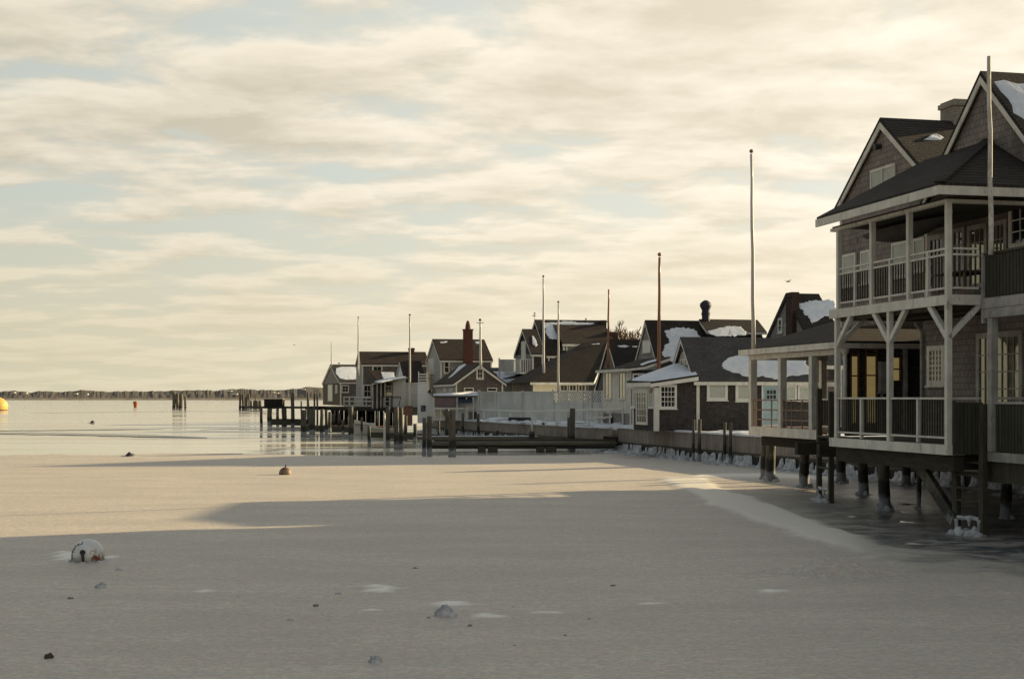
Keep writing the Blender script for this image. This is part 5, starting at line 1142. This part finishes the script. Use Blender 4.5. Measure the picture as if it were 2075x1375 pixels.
# things on the snowy terrace -------------------------------------------
def small():
    Y = 95.5; t = thing('covered_crate', 'long charcoal covered crate with snow at its foot before the plain fence boards', 'crate', (kx(1054) * Y, Y, 1.34)); mb = MB(); w_ = (1079 - 1029) / 2 * Y / F; hgt = zz(845, Y) - 1.34
    mb.prism([(-w_, -.4, 0), (w_, -.4, 0), (w_ * .96, -.4, hgt * .96), (-w_ * .93, -.4, hgt)], (0, .9, 0)); mb.build('box', M_CRATE, t); mb = MB()
    for k in range(6): bb = blob(.35, .2, .12 + .05 * (k % 2), seed=k, n=10, m=4); mb.add([(p[0] - w_ + k * .42, p[1] - .45, p[2]) for p in bb.v], bb.f)
    mb.build('snow', M_SNOW, t, True)
    Y = 89; mb = MB(); mb.tube([(0, 0, 0), (0, 0, zz(856, Y) - 1.3)], [.1, .09], 8); setp(mb.build('bollard', M_BRN, loc=(kx(1101) * Y, Y, 1.3)), 'short red brown bollard in the snow by the white barrier', 'bollard')
    # bench
    Y = 84.5; t = thing('garden_bench', 'white slatted bench half buried in snow left of the dome cover', 'bench', (kx(1192) * Y, Y, 1.34)); L = (1236 - 1192) * Y / F
    mb = MB(); 
    for z in (.62, .75, .88): mb.box(0, L, .35, .39, z, z + .08)
    mb.build('backrest', M_WHB, t); mb = MB(); mb.box(0, L, -.1, .34, .40, .45); mb.build('seat', M_WHB, t)
    for x in (.03, L * .5, L - .07): mb = MB(); mb.box(x, x + .06, -.08, -.02, 0, .398); mb.box(x, x + .06, .391, .44, 0, .9); mb.build('leg', M_WHB, t)
    mb = MB(); mb.box(.1, L - .1, -.05, .3, .452, .52); mb.build('snow', M_SNOW, t)
    # dome cover
    Y = 83.5; t = thing('dome_cover', 'snow capped rounded cover with a dark open front beside the french doors', 'cover', (kx(1250) * Y, Y, 1.34)); mb = MB(); r = 15 * Y / F; n = 14; vs = []; fs = []
    for j, (yy, rr) in enumerate(((-.5, r), (.5, r * 1.05), (.9, r * .8))):
        for i in range(n + 1): a = math.pi * i / n; vs.append((math.cos(a) * rr, yy, math.sin(a) * rr * 1.9 + .02))
    for j in range(2):
        for i in range(n): fs.append((j * (n + 1) + i, j * (n + 1) + i + 1, (j + 1) * (n + 1) + i + 1, (j + 1) * (n + 1) + i))
    fs.append(tuple(range(2 * (n + 1), 3 * (n + 1)))); mb.add(vs, fs); o = mb.build('shell', M_GW, t, True); so = o.modifiers.new('s', 'SOLIDIFY'); so.thickness = .04
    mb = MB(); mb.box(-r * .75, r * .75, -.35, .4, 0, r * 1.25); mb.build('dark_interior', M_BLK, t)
    bb = blob(r * 1.05, .6, .22, seed=3); bb.v = [(x, y + .1, z + r * 1.78) for x, y, z in bb.v]; bb.build('snow', M_SNOW, t, True)
    # red-brown hatch leaning & steps at end of the bulkhead
    t = thing('timber_steps', 'brown timber steps where the bulkhead turns beside the floating dock', 'steps', (kx(1232) * 79.5, 79.5, .4)); mb = MB()
    for i in range(3): mb.box(-.6 + .35 * i, .75, -.5 + .001 * i, .5, .28 * i, .28 * i + .26)
    mb.build('tread', M_BULK, t)
    # brick pier / red-brown panel
    Y = 118; t = thing('rusty_panel', 'upright terracotta coloured panel at the foot of the white shed', 'panel', (kx(828) * Y, Y, zz(862, Y))); wd = 15 * Y / F / 2; mb = MB(); mb.box(-wd, wd, -.12, .12, 0, zz(824, Y) - zz(862, Y)); mb.build('board', M_TERRA, t); mb = MB(); mb.box(-wd - .05, wd + .05, -.15, .15, zz(824, Y) - zz(862, Y), zz(824, Y) - zz(862, Y) + .08); mb.build('cap', M_BRN, t)
small()

# bare golden tree --------------------------------------------------------
def tree(px, ytop, ybase, Y, sp_, lab, seed=1):
    rnd = random.Random(seed); t = thing('bare_tree', lab, 'tree', (kx(px) * Y, Y, 1.34)); H_ = zz(ytop, Y) - 1.34; mb = MB(); tw = MB()
    def grow(p, d, L, r, lv):
        q = p + d * L; (mb if lv < 3 else tw).tube([p, p.lerp(q, .5) + Vector((rnd.uniform(-1, 1), rnd.uniform(-1, 1), 0)) * L * .05, q], [r, r * .85, r * .65], 5 if lv < 3 else 3, False)
        if lv >= 6: return
        for k in range(3 if lv > 0 else 6):
            nd = (d + Vector((rnd.uniform(-1, 1), rnd.uniform(-1, 1), rnd.uniform(-.25, .7))) * (.62 if lv else .8)).normalized(); grow(p.lerp(q, rnd.uniform(.55, 1)), nd, L * rnd.uniform(.55, .8), max(.022, r * .55), lv + 1)
    for k in range(3): grow(Vector((sp_ * (k - 1), 0, 0)), Vector((.1 * (k - 1), 0, 1)).normalized(), H_ * .36, .12, 0)
    mb.build('trunk', M_TWIG, t); tw.build('crown', M_TWIG, t)
tree(1284, 657, 700, 125, 1.5, 'bare golden twigged tree between the narrow gable and the steep roof', 4)
# hidden continuation of the street behind the terrace: low hedge
# ------------------------------------------------------------------ PIERS & PILINGS
def pile(px, pyb, pyt, wpx, lab, group, cap=False, mat=None):
    x, y = wpt(px, pyb); r = wpx * y / F / 2; zt = zz(pyt, y); mb = MB(); n = 7; k = px * .37
    mb.tube([(.03 * math.sin(k + i) * r * 3, 0, -.2 + (zt + .2) * i / (n - 1)) for i in range(n)], [r * (1.05 - .1 * i / (n - 1) + .04 * math.sin(k * 3 + i * 1.9)) for i in range(n)], 10)
    o = mb.build('piling', mat or M_PILE, None, True, (x, y, 0)); return setp(o, lab, 'piling', group)
ORD = ['first', 'second', 'third', 'fourth', 'fifth', 'sixth', 'seventh', 'eighth', 'ninth', 'tenth', 'eleventh', 'twelfth', 'thirteenth', 'fourteenth', 'fifteenth', 'sixteenth', 'seventeenth']
G = 'lone pilings out in the harbour'
for i, a in enumerate([(352.5, 829, 794, 6.5), (359.5, 829, 797, 6), (366.5, 830, 797.5, 8), (375.5, 831, 803, 4.5)]):
    pile(*a, 'dark mooring piling standing alone in the harbour, %s from the left of the four' % ORD[i], G)
G = 'thin pilings at the seaward end of the far pier'
for i, a in enumerate([(486.5, 831, 796, 4.5), (492.5, 831, 797, 5), (497, 830, 804, 4), (500.5, 830, 798, 3), (504.5, 830, 797, 3.5), (508, 829, 811, 6), (514.5, 829, 811, 4), (517.5, 829, 797, 2.5), (521, 829, 811, 5), (527, 830, 811, 7)]):
    pile(*a, 'thin brown piling of the far pier end, %s from the left' % ORD[i], G)
G = 'pilings of the low far dock'
for i, a in enumerate([(529.5, 865, 824, 5.5), (546.5, 861, 825, 10), (562.5, 861, 826, 6), (576, 863, 825, 10.5), (593, 866, 797, 7.5), (610.5, 812 + 55, 812, 3), (615.5, 884, 830, 11.5), (624, 868, 795, 5), (632, 880, 828, 12), (637, 868, 796, 4), (643, 868, 797, 4), (652, 886, 828, 7.5), (661, 880, 829, 6), (668, 876, 834, 7), (676, 872, 838, 5), (687, 874, 836, 6)]):
    pile(*a, 'stout dark piling of the far dock, %s counting from its seaward left end' % ORD[i], G)
G = 'big pilings in front of the moored boat'
for a in [(711, 891, 823, 11, 'grey piling hiding the bow of the moored boat'), (733, 882, 845, 5, 'thin dark post standing against the bow of the moored boat'), (695, 884, 850, 6, 'low dark post just left of the piling hiding the boat bow'), (822, 893, 842, 7, 'leaning dark post right of the thick paired piling'), (841, 898, 858, 8, 'short dark post between the paired piling and the white shed corner'), (889, 900, 852, 5, 'thin dark post left of the thickest dark piling'), (1008, 897, 872, 6, 'stub post on the floating dock left of its middle'), (748, 905, 862, 7, 'short stub piling left of the white striped pole'), (786, 906, 824, 9, 'dark piling behind the white striped pole'), (803, 911, 824, 10, 'left half of the thick paired piling right of the moored boat'), (812.5, 910, 825, 10, 'right half of the thick paired piling right of the moored boat'),
          (859.5, 923, 846, 8, 'slim pale edged piling left of the shed corner pair'), (870, 924, 843, 11, 'thicker dark piling of the pair below the white shed'), (916, 926, 832, 15.5, 'thickest dark piling standing alone before the bar hut'), (906, 894, 828, 9, 'piling partly hidden behind the thickest dark one'),
          (1159.5, 914, 827, 12.5, 'tall square topped piling rising through the floating dock'), (1152, 912, 846, 5, 'slim piling leaning against the tall one on the floating dock'), (938, 886, 836, 6, 'left dark piling against the bulkhead below the navy awning'), (969, 888, 838, 6, 'right dark piling against the bulkhead below the awning'), (1077, 905, 873, 13, 'squat dark stump on the floating dock')]:
    pile(*a[:4], a[4], G)
pile(779, 908, 836, 4.5, 'slender white painted pole in the water before the moored boat', 'big pilings in front of the moored boat', mat=M_POLE)

def slabdock(name, lab, pts, z0, z1, w_, mat, cat='dock', extra=None):
    """dock whose water edge passes the given px,Y points"""
    p = [Vector((kx(a) * Y, Y, 0)) for a, Y in pts]; d = p[-1] - p[0]; rz = math.atan2(d.y, d.x); t = thing(name, lab, cat, p[0], rz); L = d.length
    n = int(L / .25); mb = MB()
    for i in range(n): mb.box(L * i / n, L * (i + .93) / n, 0, w_, z1 - .05, z1 + .004 * (i % 3))
    mb.build('decking', mat, t); mb = MB(); mb.box(0, L, .02, .14, z0, z1 - .055); mb.box(0, L, w_ - .16, w_ - .02, z0, z1 - .055); mb.build('edge_beam', M_BLK if z1 > 1 else M_DKW, t); return t, L
slabdock('far_pier', 'dark raised pier deck running out left of the end cottage', [(488, 330), (530, 300)], .55, .95, 3, M_BLK)
slabdock('raised_walkway', 'thin dark raised walkway linking the dock box to the cottage pier', [(527, 146), (640, 140)], 1.9, 2.1, 1.2, M_BLK)
slabdock('cottage_pier', 'broad dark pier deck on many piles under the leftmost cottages', [(618, 146), (795, 128)], 1.75, 2.1, 24, M_DKW)
slabdock('low_float', 'low dark floating dock behind the far dock pilings', [(548, 150), (612, 146)], .1, .75, 1.5, M_BLK)
slabdock('brown_float', 'low brown decked float between the far dock and the moored boat', [(614, 128), (722, 122)], .02, .5, 4, M_BRN)
slabdock('boat_float', 'narrow floating dock in front of the moored boat', [(748, 103), (862, 96)], .12, .5, 1.2, M_DKW)
def box1():
    Y = 145; t = thing('dock_box', 'large dark flat topped box standing on the far dock', 'dock box', (kx(553.5) * Y, Y, 2.1 - .1)); w_ = 18.5 * Y / F; mb = MB(); mb.box(-w_, w_, 0, 1.5, -.12, zz(808.5, Y) - 2.0); mb.build('body', M_BLK, t); mb = MB(); mb.box(-w_ * 1.02, w_ * 1.02, -.04, 1.55, zz(808.5, Y) - 2.0, zz(807.3, Y) - 2.0); mb.build('lid', M_GW, t)
box1()
def pierpiles():
    rnd = random.Random(11); k = 0
    for px in list(range(672, 800, 9)):
        for row in range(2):
            f = (px - 618) / 177; Y = 146 - 18 * f + 1.0 + row * 9; x = kx(px + row * 4) * Y; mb = MB(); r = rnd.uniform(.09, .15); mb.tube([(0, 0, -.2), (.02, 0, 1.76)], [r, r * .9], 8)
            setp(mb.build('piling', M_BLK, None, True, (x, Y, 0)), 'dark support pile beneath the cottage pier, %s row, %s counting from the left' % (('front', 'back')[row], ORD[(px - 672) // 9]), 'piling', 'support piles beneath the cottage pier')
    # cross braces bright gaps come from the water behind
pierpiles()
# white rails on cottage pier
def pier_rail():
    Y0, Y1 = 139.0, 131.0; t = thing('pier_railing', 'white two rail fence along the edge of the cottage pier', 'railing', (kx(697) * Y0, Y0, 2.1)); o = Vector((kx(697) * Y0, Y0, 2.1)); a = Vector((kx(697) * Y0, Y0, 0)) - o; b = Vector((kx(790) * Y1, Y1, 0)) - o
    mb = MB()
    for z in (2.1 + .95, 2.1 + .55, 2.1 + .12): mb.beam(a + Vector((0, 0, z)), b + Vector((0, 0, z)), .05, .1)
    mb.build('rail', M_WH, t)
    for i in range(9): p = a.lerp(b, i / 8); mb = MB(); mb.box(p.x - .06, p.x + .06, p.y - .06, p.y + .06, 0, 1.0); mb.build('post', M_WH, t)
    Y = 129; t = thing('boat_hoist', 'dark iron hoist frame above the pier edge before the white wall', 'hoist', (kx(774) * Y, Y, 2.1)); L = (812 - 774) * Y / F; mb = MB(); mb.tube([(0, 0, 0), (0, 0, .95)], .06, 6); mb.beam((-.1, 0, .97), (L, 0, .97), .08, .07); mb.beam((.9, 0, .85), (L - .1, 0, .86), .05, .05); mb.tube([(L, 0, .95), (L - .2, 0, 0.0)], .035, 6); mb.build('frame', M_IRON, t)
pier_rail()
# floating dock frame (front)
def dockframe():
    Y = 78.0; x0, x1 = kx(872) * Y, kx(1250) * Y; t = thing('floating_dock', 'long low floating dock of heavy logs in the ice before the fence', 'floating dock', (x0, Y, 0), 0.02); L = x1 - x0
    mb = MB(); mb.tube([(0, 0, .48), (L * .5, .03, .5), (L, 0, .5)], [.135, .145, .13], 10); mb.build('front_log', M_LOG, t, True)
    mb = MB(); mb.box(.2, L, .25, .55, .60, .72); mb.box(.2, L * .98, .9, 1.15, .58, .66); mb.build('deck_plank', M_DKW, t); mb = MB(); mb.box(.1, L * .99, -.1, .25, .22, .36); mb.build('lower_beam', M_BLK, t)
    for f in (.295, .61): 
        for dx, w_ in ((-.42, .5), (.12, .62)): mb = MB(); mb.box(L * f + dx, L * f + dx + w_ * .9, -.25, .7, .0, .33); mb.build('float_block', M_DKW, t)
    Y2 = 88.0; x0, x1 = kx(845) * Y2, kx(1150) * Y2; u = thing('rear_floating_dock', 'rear dark float with a thin snow line behind the heavy log dock', 'floating dock', (x0, Y2, 0), .02); L = x1 - x0; mb = MB(); mb.box(0, L, 0, .9, .38, .60); mb.build('frame', M_LOG, u); mb = MB(); mb.box(0, L * .8, .0, .25, .603, .65); mb.build('snow', M_SNOW, u)
    mb = MB()
    for i in range(14): bb = blob(.35, .3, .28, seed=i, n=9, m=4, rough=.3); mb.add([(p[0] + i * .75 + .4, p[1] - .35, p[2]) for p in bb.v], bb.f)
    mb.build('ice_crust', M_ICEL, u, True)
    for i in range(9): mb = MB(); mb.box(0, .12, 0, 3.2, .5, .6); o = mb.build('cross_tie', M_DKW, t, False); o.location = (1.1 * i + .4, .6, 0)
dockframe()

# moored boat ---------------------------------------------------------------
def boat():
    Y = 114.0; t = thing('moored_boat', 'small pale wooden cabin boat moored behind the grey pilings', 'boat', (kx(714) * Y, Y, 0), .10); L = (806 - 714) * Y / F
    mb = MB(); n = 16; m = 6; vs = []; fs = []
    for i in range(n + 1):
        f = i / n; w_ = .78 * (1 - (1 - min(1, f * 1.7)) ** 2) + .02; sh = .95 - .42 * math.sin(min(1, f * 1.15) * math.pi / 2)
        for k in range(m + 1):
            g = k / m; vs.append((f * L - .25 * (g) * (1 - f) ** 3 + (.0), -w_ * (g ** .45) * (1 if k else .02), -.12 + (sh + .12) * g))
        for k in range(m + 1):
            g = 1 - k / m; vs.append((f * L - .25 * g * (1 - f) ** 3, w_ * (g ** .45 if g > 0 else .02), -.12 + (sh + .12) * g))
    q = 2 * (m + 1)
    for i in range(n):
        for k in range(q - 1): fs.append((i * q + k, (i + 1) * q + k, (i + 1) * q + k + 1, i * q + k + 1))
    fs.append(tuple(n * q + k for k in range(q))); mb.add(vs, fs); mb.build('hull', M_BOAT, t, True)
    mb = MB()
    pts = []
    for i in range(n + 1): f = i / n; w_ = .78 * (1 - (1 - min(1, f * 1.7)) ** 2) + .05; sh = .95 - .42 * math.sin(min(1, f * 1.15) * math.pi / 2); pts.append((f * L - .25 * (1 - f) ** 3, -w_, sh - .03))
    mb.tube(pts, .045, 6); mb.build('rub_rail', M_WHB, t, True)
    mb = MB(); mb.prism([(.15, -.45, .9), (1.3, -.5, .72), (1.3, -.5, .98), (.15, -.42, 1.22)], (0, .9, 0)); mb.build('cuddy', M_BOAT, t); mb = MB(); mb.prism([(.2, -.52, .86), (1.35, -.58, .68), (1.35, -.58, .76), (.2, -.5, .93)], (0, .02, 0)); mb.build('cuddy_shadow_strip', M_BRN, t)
    mb = MB(); mb.prism([(1.15, -.5, .62), (1.9, -.5, .58), (1.85, -.5, .95), (1.15, -.5, .98)], (0, .9, 0)); mb.build('engine_box', M_BOAT, t)
boat()

# ------------------------------------------------------------------ BUOYS & LUMPS
LET = {'L': [[(0, 1), (0, 0), (.7, 0)]], 'O': [[(.1, .1), (.1, .9), (.6, .9), (.6, .1), (.1, .1)]], 'T': [[(0, 1), (.8, 1)], [(.4, 1), (.4, 0)]], 'H': [[(0, 0), (0, 1)], [(.65, 0), (.65, 1)], [(0, .5), (.65, .5)]], 'R': [[(0, 0), (0, 1), (.6, 1), (.6, .55), (0, .55)], [(.25, .55), (.65, 0)]], 'P': [[(0, 0), (0, 1), (.6, 1), (.6, .5), (0, .5)]]}
def buoy_big():
    x, y = wpt(178.5, 1138); r = 32.5 * y / F; cz = .04 + r * .30; t = thing('mooring_buoy', 'large white ball buoy lettered LOTHROP with a rust stain, frozen in the near ice', 'buoy', (x, y, 0), 0, 'mooring buoys frozen in the harbour')
    mb = MB(); n = 20; prof = [(r * math.cos(a), cz + r * math.sin(a)) for a in [(-.5 + 1.0 * 0) + (math.pi / 2 + .5) * i / n for i in range(n + 1)]]; mb.lathe(prof, 40)
    m, tt, b = newmat('buoy_shell'); v = coords(tt); s = tt.new('ShaderNodeSeparateXYZ'); tt.link(v, s.inputs[0]); nn = tt.noise(v, 14, 5, .7); n2 = tt.noise(v, 5, 4, .6)
    c = tt.mix(tt.ramp(n2, .4, .7), (.64, .65, .63), (.76, .77, .74))
    dz = tt.math('ADD', s.outputs[2], tt.math('MULTIPLY', tt.math('SUBTRACT', n2, .5), .12)); c = tt.mix(tt.ramp(dz, .13, .05), c, c)
    grime = tt.math('SUBTRACT', 1.0, tt.ramp(dz, .06, .17)); c = tt.mix(tt.math('MULTIPLY', grime, .55), c, (.22, .19, .12))
    rx = tt.math('SUBTRACT', s.outputs[0], r * .72); ry = tt.math('SUBTRACT', s.outputs[2], .10); dd = tt.math('SQRT', tt.math('ADD', tt.math('MULTIPLY', rx, rx), tt.math('MULTIPLY', ry, ry)))
    rust = tt.math('SUBTRACT', 1.0, tt.ramp(tt.math('ADD', dd, tt.math('MULTIPLY', tt.math('SUBTRACT', nn, .5), .62)), .02, .13)); c = tt.mix(rust, c, (.17, .055, .022))
    tt.link(c, b.inputs['Base Color']); b.inputs['Roughness'].default_value = .38; mb.build('float', m, t, True)
    def sph(th, ph, rr): # th around vertical from facing camera (-y), ph elevation
        return Vector((math.sin(th) * math.cos(ph) * rr, -math.cos(th) * math.cos(ph) * rr, cz + math.sin(ph) * rr))
    # lettering along an arc from the top down the left side
    mb = MB(); c0 = Vector((0, -math.cos(.0), 0)); word = 'LOTHROP'; N = len(word)
    for i, ch in enumerate(word):
        a0 = R(104 + 13.8 * i)          # angle around the disc centre as seen, 90 = top
        for st in LET[ch]:
            for (p, q) in seglist(st):
                pr = []
                for (lx, ly) in (p, q):
                    ang = a0 + lx * R(10.5); rad = (.80 + .125 * ly) - .03; X_ = math.cos(ang) * rad * r; Z_ = math.sin(ang) * rad * r; Yd = -math.sqrt(max(1e-5, r * r - X_ * X_ - Z_ * Z_)); d = Vector((X_, Yd, Z_)).normalized(); pr.append(Vector((0, 0, cz)) + d * (r + .003))
                dd_ = (pr[1] - pr[0]).normalized() * .006; nrm_ = (pr[0] - Vector((0, 0, cz))).normalized(); mb.beam(pr[0] - dd_, pr[1] + dd_, .013, .006, nrm_)
    mb.build('lettering', M_IRON, t)
    mb = MB(); d = sph(R(-2), R(16), r); mb.tube([d * 1 + Vector((0, .01, 0)), d + Vector((0, -.03, 0))], [.045, .05], 14); mb.tube([d + Vector((0, -.03, 0)), d + Vector((.01, -.045, -.08)), d + Vector((.015, -.02, -.2))], [.03, .028, .02], 8); mb.build('shackle', M_IRON, t, True)
    mb = MB()
    for k in range(12): a = k * .55 + .2; bb = blob(.07, .06, .025, seed=k, n=8, m=3, rough=.35); mb.add([(p[0] + math.cos(a) * r * 1.0, p[1] + math.sin(a) * r * 1.0, p[2] + .02) for p in bb.v], bb.f)
    mb.build('ice_collar', M_ICEL, t, True)
buoy_big()
def buoy2():
    x, y = wpt(578, 962); r = 12.8 * y / F; t = thing('mooring_buoy', 'brownish ball buoy with a stub on top in the sunlit ice', 'buoy', (x, y, 0), 0, 'mooring buoys frozen in the harbour'); mb = MB(); n = 12; mb.lathe([(r * math.cos(a), .04 + r * .1 + r * math.sin(a)) for a in [-.2 + (math.pi / 2 + .2) * i / n for i in range(n + 1)]], 24)
    mt = pm('weathered_buoy', (.12, .07, .04), (.27, .21, .14), 5, .5, .1); mb.build('float', mt, t, True); mb = MB(); mb.tube([(0, 0, r * 1.0), (.01, 0, r * 1.2), (.02, 0, r * 1.65)], [.07, .03, .022], 8); mb.build('stub', M_IRON, t)
    x, y = wpt(262, 925); t = thing('mooring_buoy', 'small dark peaked buoy with a ring lying in pale ice at the left', 'buoy', (x, y, 0), 0, 'mooring buoys frozen in the harbour'); mb = MB(); mb.lathe([(.26, 0), (.2, .09), (.06, .22), (.02, .25)], 12); mb.build('float', M_IRON, t, True); mb = MB(); mb.tube([(.18 + .1 * math.cos(a), 0, .06 + .09 * math.sin(a)) for a in [i * .6 for i in range(7)]], .02, 6); mb.build('ring', M_GW, t); bb = blob(.42, .3, .07, seed=2); bb.build('ice_collar', M_ICEL, t, True)
    x, y = wpt(187.5, 857); t = thing('mooring_buoy', 'tiny grey cone buoy far out on the smooth ice', 'buoy', (x, y, 0), 0, 'mooring buoys frozen in the harbour'); mb = MB(); mb.lathe([(.30, 0), (.28, .1), (.12, .28), (.04, .33)], 12); mb.build('float', M_ROCK, t, True); bb = blob(.5, .3, .06, seed=5); bb.build('ice_collar', M_ICEL, t, True)
    x, y = wpt(274.5, 825); s_ = y / F; t = thing('drum_buoy', 'rusty orange drum buoy tapering downward far out in the harbour', 'buoy', (x, y, 0)); mb = MB(); mb.lathe([(3.0 * s_, -.1), (3.6 * s_, 4 * s_), (4.5 * s_, 8 * s_), (4.5 * s_, 12.3 * s_), (.01, 12.5 * s_)], 14); mb.build('drum', M_ORG, t, True)
    x, y = wpt(-9, 831); s_ = y / F; t = thing('yellow_float', 'big rounded yellow float cut by the left edge of the view', 'float', (x, y, 0)); mb = MB(); mb.lathe([(22 * s_, -.1), (23 * s_, 3 * s_), (24.5 * s_, 9 * s_), (23 * s_, 15 * s_), (17 * s_, 22 * s_), (8 * s_, 27 * s_), (.01, 29 * s_)], 20); mb.build('hull', M_YEL, t, True); mb = MB(); mb.lathe([(22.4 * s_, 0), (22.9 * s_, 1.2 * s_), (22.9 * s_, 2 * s_)], 20); mb.build('boot_stripe', M_BRN, t, True)
buoy2()
lumps = [(205, 1192, 20, 'pale snow lump just below the big white buoy', M_ICEL), (898, 1250, 35, 'largest snow lump in the middle foreground', M_ICEL), (762, 1345, 25, 'round snow lump at the bottom edge', M_ICEL), (142, 1215, 13, 'small grey ice lump lower left of the big buoy', M_ROCK), (240, 1157, 13, 'faint ice lump right of the big buoy foot', M_ICEL), (685, 1205, 12, 'small grey ice lump left of the frost patch', M_ICEL), (587, 1260, 14, 'little grey ice lump left of centre', M_ICEL), (842, 1153, 9, 'small dark ice chip above the frost patch', M_ROCK), (1242, 1188, 9, 'small dark ice chip right of the centre line', M_ROCK), (481, 1211, 9, 'tiny pale ice chip between buoy and frost patch', M_ICEL), (640, 1230, 13, 'flat brownish ice chip below left of the frost patch', M_ROCK), (98, 1336, 17, 'dark round stone on the ice at the lower left', M_ROCK), (868, 1254, 9, 'dark chip touching the largest snow lump on its left', M_ROCK), (952, 1270, 10, 'dark ice chip right of the largest snow lump', M_ROCK), (1043, 1310, 8, 'tiny dark chip in the lower middle', M_ROCK), (1194, 1256, 7, 'tiny chip right of the lower frost streak', M_ROCK), (1145, 1290, 8, 'thin dark chip in the lower middle right', M_ROCK), (1040, 1232, 6, 'tiny chip right of the frost streaks', M_ROCK)]
for i, (px, py, wpx, lab, mt) in enumerate(lumps):
    x, y = wpt(px, py); s_ = y / F; b = blob(wpx * s_ * .5, wpx * s_ * .45, wpx * s_ * (.55 if wpx > 14 else .3), seed=i + 3, rough=.28, n=18, m=9); dark = mt is M_ROCK
    if px == 898:
        b2 = blob(wpx * s_ * .3, wpx * s_ * .3, wpx * s_ * .35, seed=44); b.add([(p[0] + .12, p[1] - .04, p[2]) for p in b2.v], b2.f)
    nm = 'stone' if px == 98 else ('ice_chip' if dark else 'snow_lump'); setp(b.build(nm, M_CHIP if nm == 'ice_chip' else mt, None, True, (x, y, .015)), lab, nm.replace('_', ' '), 'lumps scattered on the ice' if nm != 'stone' else None)
# gulls
def gull(px, py, Y, lab, rz=0):
    t = thing('gull', lab, 'bird', (kx(px) * Y, Y, zz(py, Y)), rz); mb = MB(); mb.tube([(-.22, 0, 0), (-.1, 0, .02), (.08, 0, .03), (.2, 0, .03), (.25, 0, .02)], [.01, .05, .06, .035, .01], 8); mb.add([(-.06, 0, .05), (.08, 0, .05), (.05, .35, .16), (-.05, .62, .08), (-.06, .3, .15), (.05, -.35, .16), (-.05, -.62, .08), (-.06, -.3, .15)], [(0, 1, 2, 4), (4, 2, 3), (1, 0, 7, 5), (5, 7, 6)]); mb.build('body', M_BIRD, t, True)
gull(1597, 571, 120, 'small gull flying above the tall grey house', .4); gull(596, 699, 260, 'distant gull low over the water left of the village', .8)

# unseen house added right of the view to shade the near ice
h = House('unseen_shade_house', 'grey shingled house added unseen past the right edge to shade the near ice', 'house', Fr(*MF.W(3.2, -19.5), TH), 1.36); h.gable(13, 18.4, 6.2, 10.4, 'u', wall=M_SH, roof=M_RFN)
h = House('unseen_street_house', 'grey house added unseen behind the big porch house to block low sun', 'house', Fr(*MF.W(14.5, -14), TH), 1.36); h.gable(10, 19, 5.6, 9.6, 'v', wall=M_SH2, roof=M_RF)  # unseen house added to keep low sun and sky glow from under the porch
h = House('unseen_street_house', 'second grey house added unseen farther along behind the big porch house to block low sun', 'house', Fr(*MF.W(15.5, 6.5), TH), 1.36); h.gable(10, 10, 5.0, 8.6, 'u', wall=M_SH, roof=M_RF)  # another unseen house, added against the same low sun
h = House('unseen_tall_house', 'tall grey inn added unseen behind the big porch house to shade the far ice', 'occluder', Fr(28.5, 82.5, TH), 1.36); h.gable(11, 10.5, 11.0, 14.2, 'u', wall=M_SH2, roof=M_RF)  # hidden tall block added to throw the dark band on the far ice
print('objects', len(bpy.data.objects))
